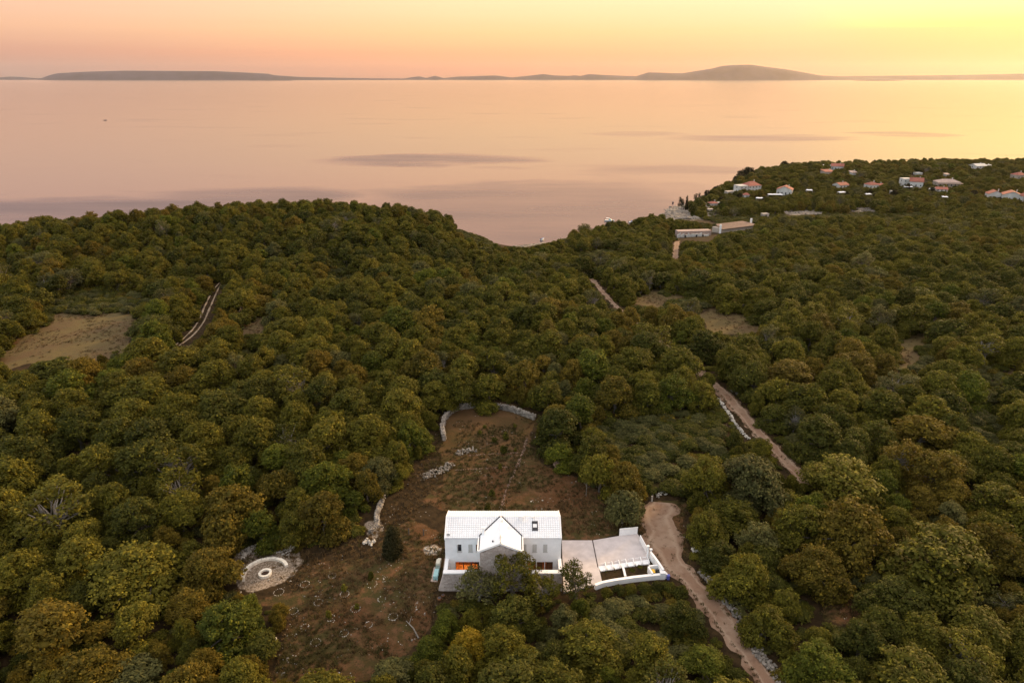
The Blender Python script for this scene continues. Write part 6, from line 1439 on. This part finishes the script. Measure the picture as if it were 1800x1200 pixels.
def scatter(name, protos, pts, label=None, tl=.10, st=.20):
    """one object whose nodes set one of the protos on each point; pts: x, y, z, index, rz, sx, sz"""
    coll = bpy.data.collections.new(name + '_kinds')
    for k, me_ in enumerate(protos):
        o = bpy.data.objects.new('%s_kind_%02d' % (name, k), me_); coll.objects.link(o)
    P = np.array(pts, np.float32); me = bpy.data.meshes.new(name); me.vertices.add(len(P)); me.vertices.foreach_set('co', P[:, :3].ravel())
    a = me.attributes.new('kind_index', 'INT', 'POINT'); a.data.foreach_set('value', P[:, 3].astype(np.int32))
    a = me.attributes.new('turn', 'FLOAT_VECTOR', 'POINT'); a.data.foreach_set('vector', np.stack([tl * np.sin(P[:, 4] * 7), tl * np.cos(P[:, 4] * 5), P[:, 4]], 1).astype(np.float32).ravel())
    a = me.attributes.new('size', 'FLOAT_VECTOR', 'POINT'); a.data.foreach_set('vector', np.stack([P[:, 5] * (1 + st * np.sin(P[:, 4] * 11)), P[:, 5] * (1 - st * np.sin(P[:, 4] * 11)), P[:, 6]], 1).astype(np.float32).ravel())
    ng = bpy.data.node_groups.new(name, 'GeometryNodeTree'); ng.interface.new_socket('Geometry', in_out='INPUT', socket_type='NodeSocketGeometry'); ng.interface.new_socket('Geometry', in_out='OUTPUT', socket_type='NodeSocketGeometry')
    gi = ng.nodes.new('NodeGroupInput'); go_ = ng.nodes.new('NodeGroupOutput'); ip = ng.nodes.new('GeometryNodeInstanceOnPoints'); ci = ng.nodes.new('GeometryNodeCollectionInfo')
    ci.inputs['Collection'].default_value = coll; ci.inputs['Separate Children'].default_value = True; ci.inputs['Reset Children'].default_value = True; ip.inputs['Pick Instance'].default_value = True
    def na(nm, ty): n = ng.nodes.new('GeometryNodeInputNamedAttribute'); n.data_type = ty; n.inputs['Name'].default_value = nm; return [s for s in n.outputs if s.enabled and s.name == 'Attribute'][0]
    ng.links.new(gi.outputs[0], ip.inputs['Points']); ng.links.new(ci.outputs[0], ip.inputs['Instance']); ng.links.new(na('kind_index', 'INT'), ip.inputs['Instance Index']); ng.links.new(na('turn', 'FLOAT_VECTOR'), ip.inputs['Rotation']); ng.links.new(na('size', 'FLOAT_VECTOR'), ip.inputs['Scale'])
    ng.links.new(ip.outputs[0], go_.inputs[0])
    o = bpy.data.objects.new(name, me); COL.objects.link(o); o['kind'] = 'stuff'
    if label: o['label'] = label
    md = o.modifiers.new('scatter', 'NODES'); md.node_group = ng; return o
hues_t = ['deep', 'olive', 'bright', 'grey', 'rusty']; oaks = KINDS['oak']
protos = [whole_mesh(oaks[k], h, 'woodland_tree') for h in hues_t for k in range(10)] + [whole_mesh(KINDS['airy'][k], 'grey', 'woodland_thin_tree') for k in range(3)] + [whole_mesh(KINDS['olive'][k], 'deep', 'woodland_bush') for k in range(3)]
pts = [(x, y, z_, hues_t.index(h) * 10 + random.randrange(10), random.uniform(0, 6.28), r / 4.6, hh / oaks[0]['H']) for x, y, z_, r, hh, h in stuff_pts['tree']]
pts = [(a, b, c, k, t_, s1, (s2 * oaks[0]['H']) / oaks[k % 10]['H']) for (a, b, c, k, t_, s1, s2) in pts]
pts = [(a, b, c, (k if q > .13 else (50 + int(q * 1000) % 3 if q < .04 else 53 + int(q * 1000) % 3)), t_, s1 * (1 if q > .04 else 1.1) * (1 if not .04 <= q <= .13 else 1.77), s2 * (1 if q > .04 else .88) * (1 if not .04 <= q <= .13 else 1.5)) for (a, b, c, k, t_, s1, s2), q in zip(pts, rs.rand(len(pts)))]
scatter('woodland', protos, pts, 'dense oak wood covering the land between the garden and the sea')
ol = KINDS['olive']; protos = [whole_mesh(ol[k], h, 'scrub_plant') for h in ('grey', 'deep') for k in range(4)]
pts = [(x, y, z_, (0 if h == 'grey' else 4) + random.randrange(4), random.uniform(0, 6.28), r / 2.6, hh / 3.8) for x, y, z_, r, hh, h in stuff_pts['shrub']]
if pts: scatter('distant_scrub', protos, pts, 'low scrub bushes along the far shore and clearings')

# undergrowth: bushes filling the gaps of the wood
n = 56000; y_ = 45 + 560 * rs.rand(n) ** .8; x_ = (rs.rand(n) * 2 - 1) * (y_ * .82 + 40); z_ = Gv(x_, y_); r_ = rs.uniform(.5, 1.6, n) * (1 + (y_ > 200) * .5); h_ = r_ * rs.uniform(.6, 1.1, n)
okk = (z_ > 1.6) & tree_ok(x_, y_, z_, r_, h_) & ~((x_ > -14) & (x_ < 27) & (y_ > np.where(x_ > 9, 81.2, 78.5)) & (y_ < 93))
for (a, b, w_) in rp[::3]: okk &= np.hypot(x_ - a, y_ - b) > w_ + r_ * .6
sh = KINDS['shrub']; protos = [whole_mesh(sh[k], h, 'undergrowth_plant') for h in ('deep', 'olive', 'rusty', 'grey') for k in range(4)]
ii = np.nonzero(okk)[0]
pts = [(x_[i], y_[i], z_[i] - .1, [0, 4, 8, 12][int(rs.choice(4, p=[.45, .3, .13, .12]))] + rs.randint(4), rs.uniform(0, 6.28), r_[i] / 1.5, h_[i] / 1.6) for i in ii]
scatter('undergrowth', protos, pts, 'bushy undergrowth between the trees')
# grass tufts and loose stones in the clearings
def tuft_mesh(seed, hue):
    r_ = np.random.RandomState(seed); V_, T_ = [], []
    for k in range(16):
        a = r_.uniform(0, 6.28); p0 = np.array([r_.normal(0, .10), r_.normal(0, .10), 0]); t_ = p0 + np.array([math.cos(a) * .14, math.sin(a) * .14, r_.uniform(.12, .30)]); s = np.array([-math.sin(a), math.cos(a), 0]) * .03
        V_ += [p0 - s, p0 + s, t_ + s * .4, t_ - s * .4]; T_ += [r_.rand()] * 4
    return mesh_np('grass_tuft', np.array(V_), np.arange(64).reshape(-1, 4), None, np.array(T_), [hue])
dry = leaf_mat('dry_grass', (.085, .056, .022), (.11, .068, .028), (.16, .10, .045)); grn = leaf_mat('green_weeds', (.052, .045, .013), (.062, .050, .015), (.09, .075, .022))
protos = [tuft_mesh(k, dry if k < 3 else grn) for k in range(6)]
n = 60000; y_ = 50 + 100 * rs.rand(n) ** 1.0; x_ = (rs.rand(n) * 2 - 1) * (y_ * .72); z_ = Gv(x_, y_); u_, v_, _ = project(x_, y_, z_)
clear = np.zeros(n, bool)
for p_ in OPEN[:2] + [OPEN[8]] + [SCRUB[0], SCRUB[1]]: clear |= in_poly(u_, v_, p_)
clear &= ~((x_ > X0 - .8) & (x_ < 27) & (y_ > 79) & (y_ < 93)) & (fbm(x_, y_, 6, 91) > .42) & (rs.rand(n) < .9)
clear &= np.hypot(x_ - cx, y_ - cy) > -1
fx, fy = ORIG[[o for o in bpy.data.objects if o.name == 'fire_ring'][0]][:2]; clear &= (np.hypot(x_ - fx, y_ - fy) > 4.2) | (rs.rand(n) < .06)
for (a, b, w_) in rp[::2]: clear &= np.hypot(x_ - a, y_ - b) > w_ * .9
ii = np.nonzero(clear)[0]
nf = 30000; yf_ = 150 + 120 * rs.rand(nf); xf_ = (rs.rand(nf) * 2 - 1) * yf_ * .8; zf2 = Gv(xf_, yf_); uf_, vf_, _ = project(xf_, yf_, zf2); cf = np.zeros(nf, bool)
for p_ in OPEN[2:8]: cf |= in_poly(uf_, vf_, p_)
iff = np.nonzero(cf & (fbm(xf_, yf_, 8, 13) > .42))[0]
grn_n = fbm(x_, y_, 9, 17)
pts = [(x_[i], y_[i], z_[i] - .02, (3 if grn_n[i] + rs.normal(0, .1) > .52 else 0) + rs.randint(3), rs.uniform(0, 6.28), *(lambda s: (s, s * rs.uniform(.6, 1.2)))(rs.uniform(.6, 1.7))) for i in ii]
pts += [(xf_[i], yf_[i], zf2[i] - .02, rs.randint(4), rs.uniform(0, 6.28), *(lambda s: (s, s * .6))(rs.uniform(.8, 2.0))) for i in iff]
for (a, b, w_) in rp:
    if b > 230 or w_ < 1.0: continue
    for q in range(6):
        s_ = rs.choice([-1, 1]) * (w_ * rs.uniform(.82, 1.25) if rs.rand() < .95 else w_ * rs.uniform(0, .25)); th = rs.uniform(0, 6.28); px_, py_ = a + s_ * math.cos(th * 0 + .55), b + s_ * math.sin(-.55)
        pts.append((px_, py_, G(px_, py_) + .03, rs.randint(6), th, *(lambda s: (s, s * .8))(rs.uniform(.5, 1.5))))
scatter('grass_cover', protos, pts, 'dry grass and weeds growing over the red soil')
mbs = []
for k in range(4):
    mb = MB(); r_ = random.Random(k); mb.rock((0, 0, 0), .5, rs=r_); me_ = bpy.data.meshes.new('loose_stone'); me_.from_pydata(mb.v, [], mb.f); me_.materials.append(M['stone_white'] if k % 2 else M['stone']); mbs.append(me_)
n = 16000; y_ = 50 + 110 * rs.rand(n); x_ = (rs.rand(n) * 2 - 1) * (y_ * .72); z_ = Gv(x_, y_); u_, v_, _ = project(x_, y_, z_); clear = np.zeros(n, bool)
for p_ in OPEN[:2] + [OPEN[8], SCRUB[0]]: clear |= in_poly(u_, v_, p_)
clear &= ~((x_ > X0 - .8) & (x_ < 27) & (y_ > 79) & (y_ < 93)) & (fbm(x_, y_, 4, 55) > .50)
for (a, b, w_) in rp[::2]: clear &= np.hypot(x_ - a, y_ - b) > w_ * .9
ii = np.nonzero(clear)[0][:1100]
pts = [(x_[i], y_[i], z_[i], rs.randint(4), rs.uniform(0, 6.28), *(lambda s: (s, s * .7))(rs.uniform(.07, .20) * (2.0 if rs.rand() < .04 else 1))) for i in ii]
scatter('loose_stones', mbs, pts, 'pale stones lying loose on the soil of the clearings')
# boulders and ledges of the rocky shore
n = 9000; y_ = 500 + 130 * rs.rand(n); x_ = 90 + 190 * rs.rand(n); z_ = Gv(x_, y_); okr = (z_ > -.6) & (z_ < 3.6) & (fbm(x_, y_, 12, 5) > .38)
ii = np.nonzero(okr)[0][:1500]
n2 = 3000; y2 = 415 + 60 * rs.rand(n2); x2 = -120 + 240 * rs.rand(n2); z2 = Gv(x2, y2); i2 = np.nonzero((z2 > -.5) & (z2 < 1.6))[0][:400]
rm = []
for k in range(4):
    mb = MB(); r_ = random.Random(40 + k); mb.rock((0, 0, 0), 1, flat=.8, rs=r_); me_ = bpy.data.meshes.new('shore_rock'); me_.from_pydata(mb.v, [], mb.f); me_.materials.append(M['rockface']); rm.append(me_)
pts = [(x_[i], y_[i], z_[i], rs.randint(4), rs.uniform(0, 6.28), *(lambda s: (s, s * rs.uniform(.5, 1)))(rs.uniform(.6, 2.4))) for i in ii] + [(x2[i], y2[i], z2[i], rs.randint(4), rs.uniform(0, 6.28), rs.uniform(.4, 1.1), rs.uniform(.4, .8)) for i in i2]
x_, y_ = [], []
for k in range(420):
    u = random.uniform(1370, 1570); v = random.uniform(366, 377)
    if float(nz2(u, v * 4, 16, 3)) > .42: x, y = place(u, v); pts.append((x, y, G(x, y) + .2, random.randrange(4), random.uniform(0, 6.28), random.uniform(.6, 1.7), random.uniform(.5, 1.2)))
scatter('shore_rocks', rm, pts, 'pale broken rocks along the shore and the terrace below the village')
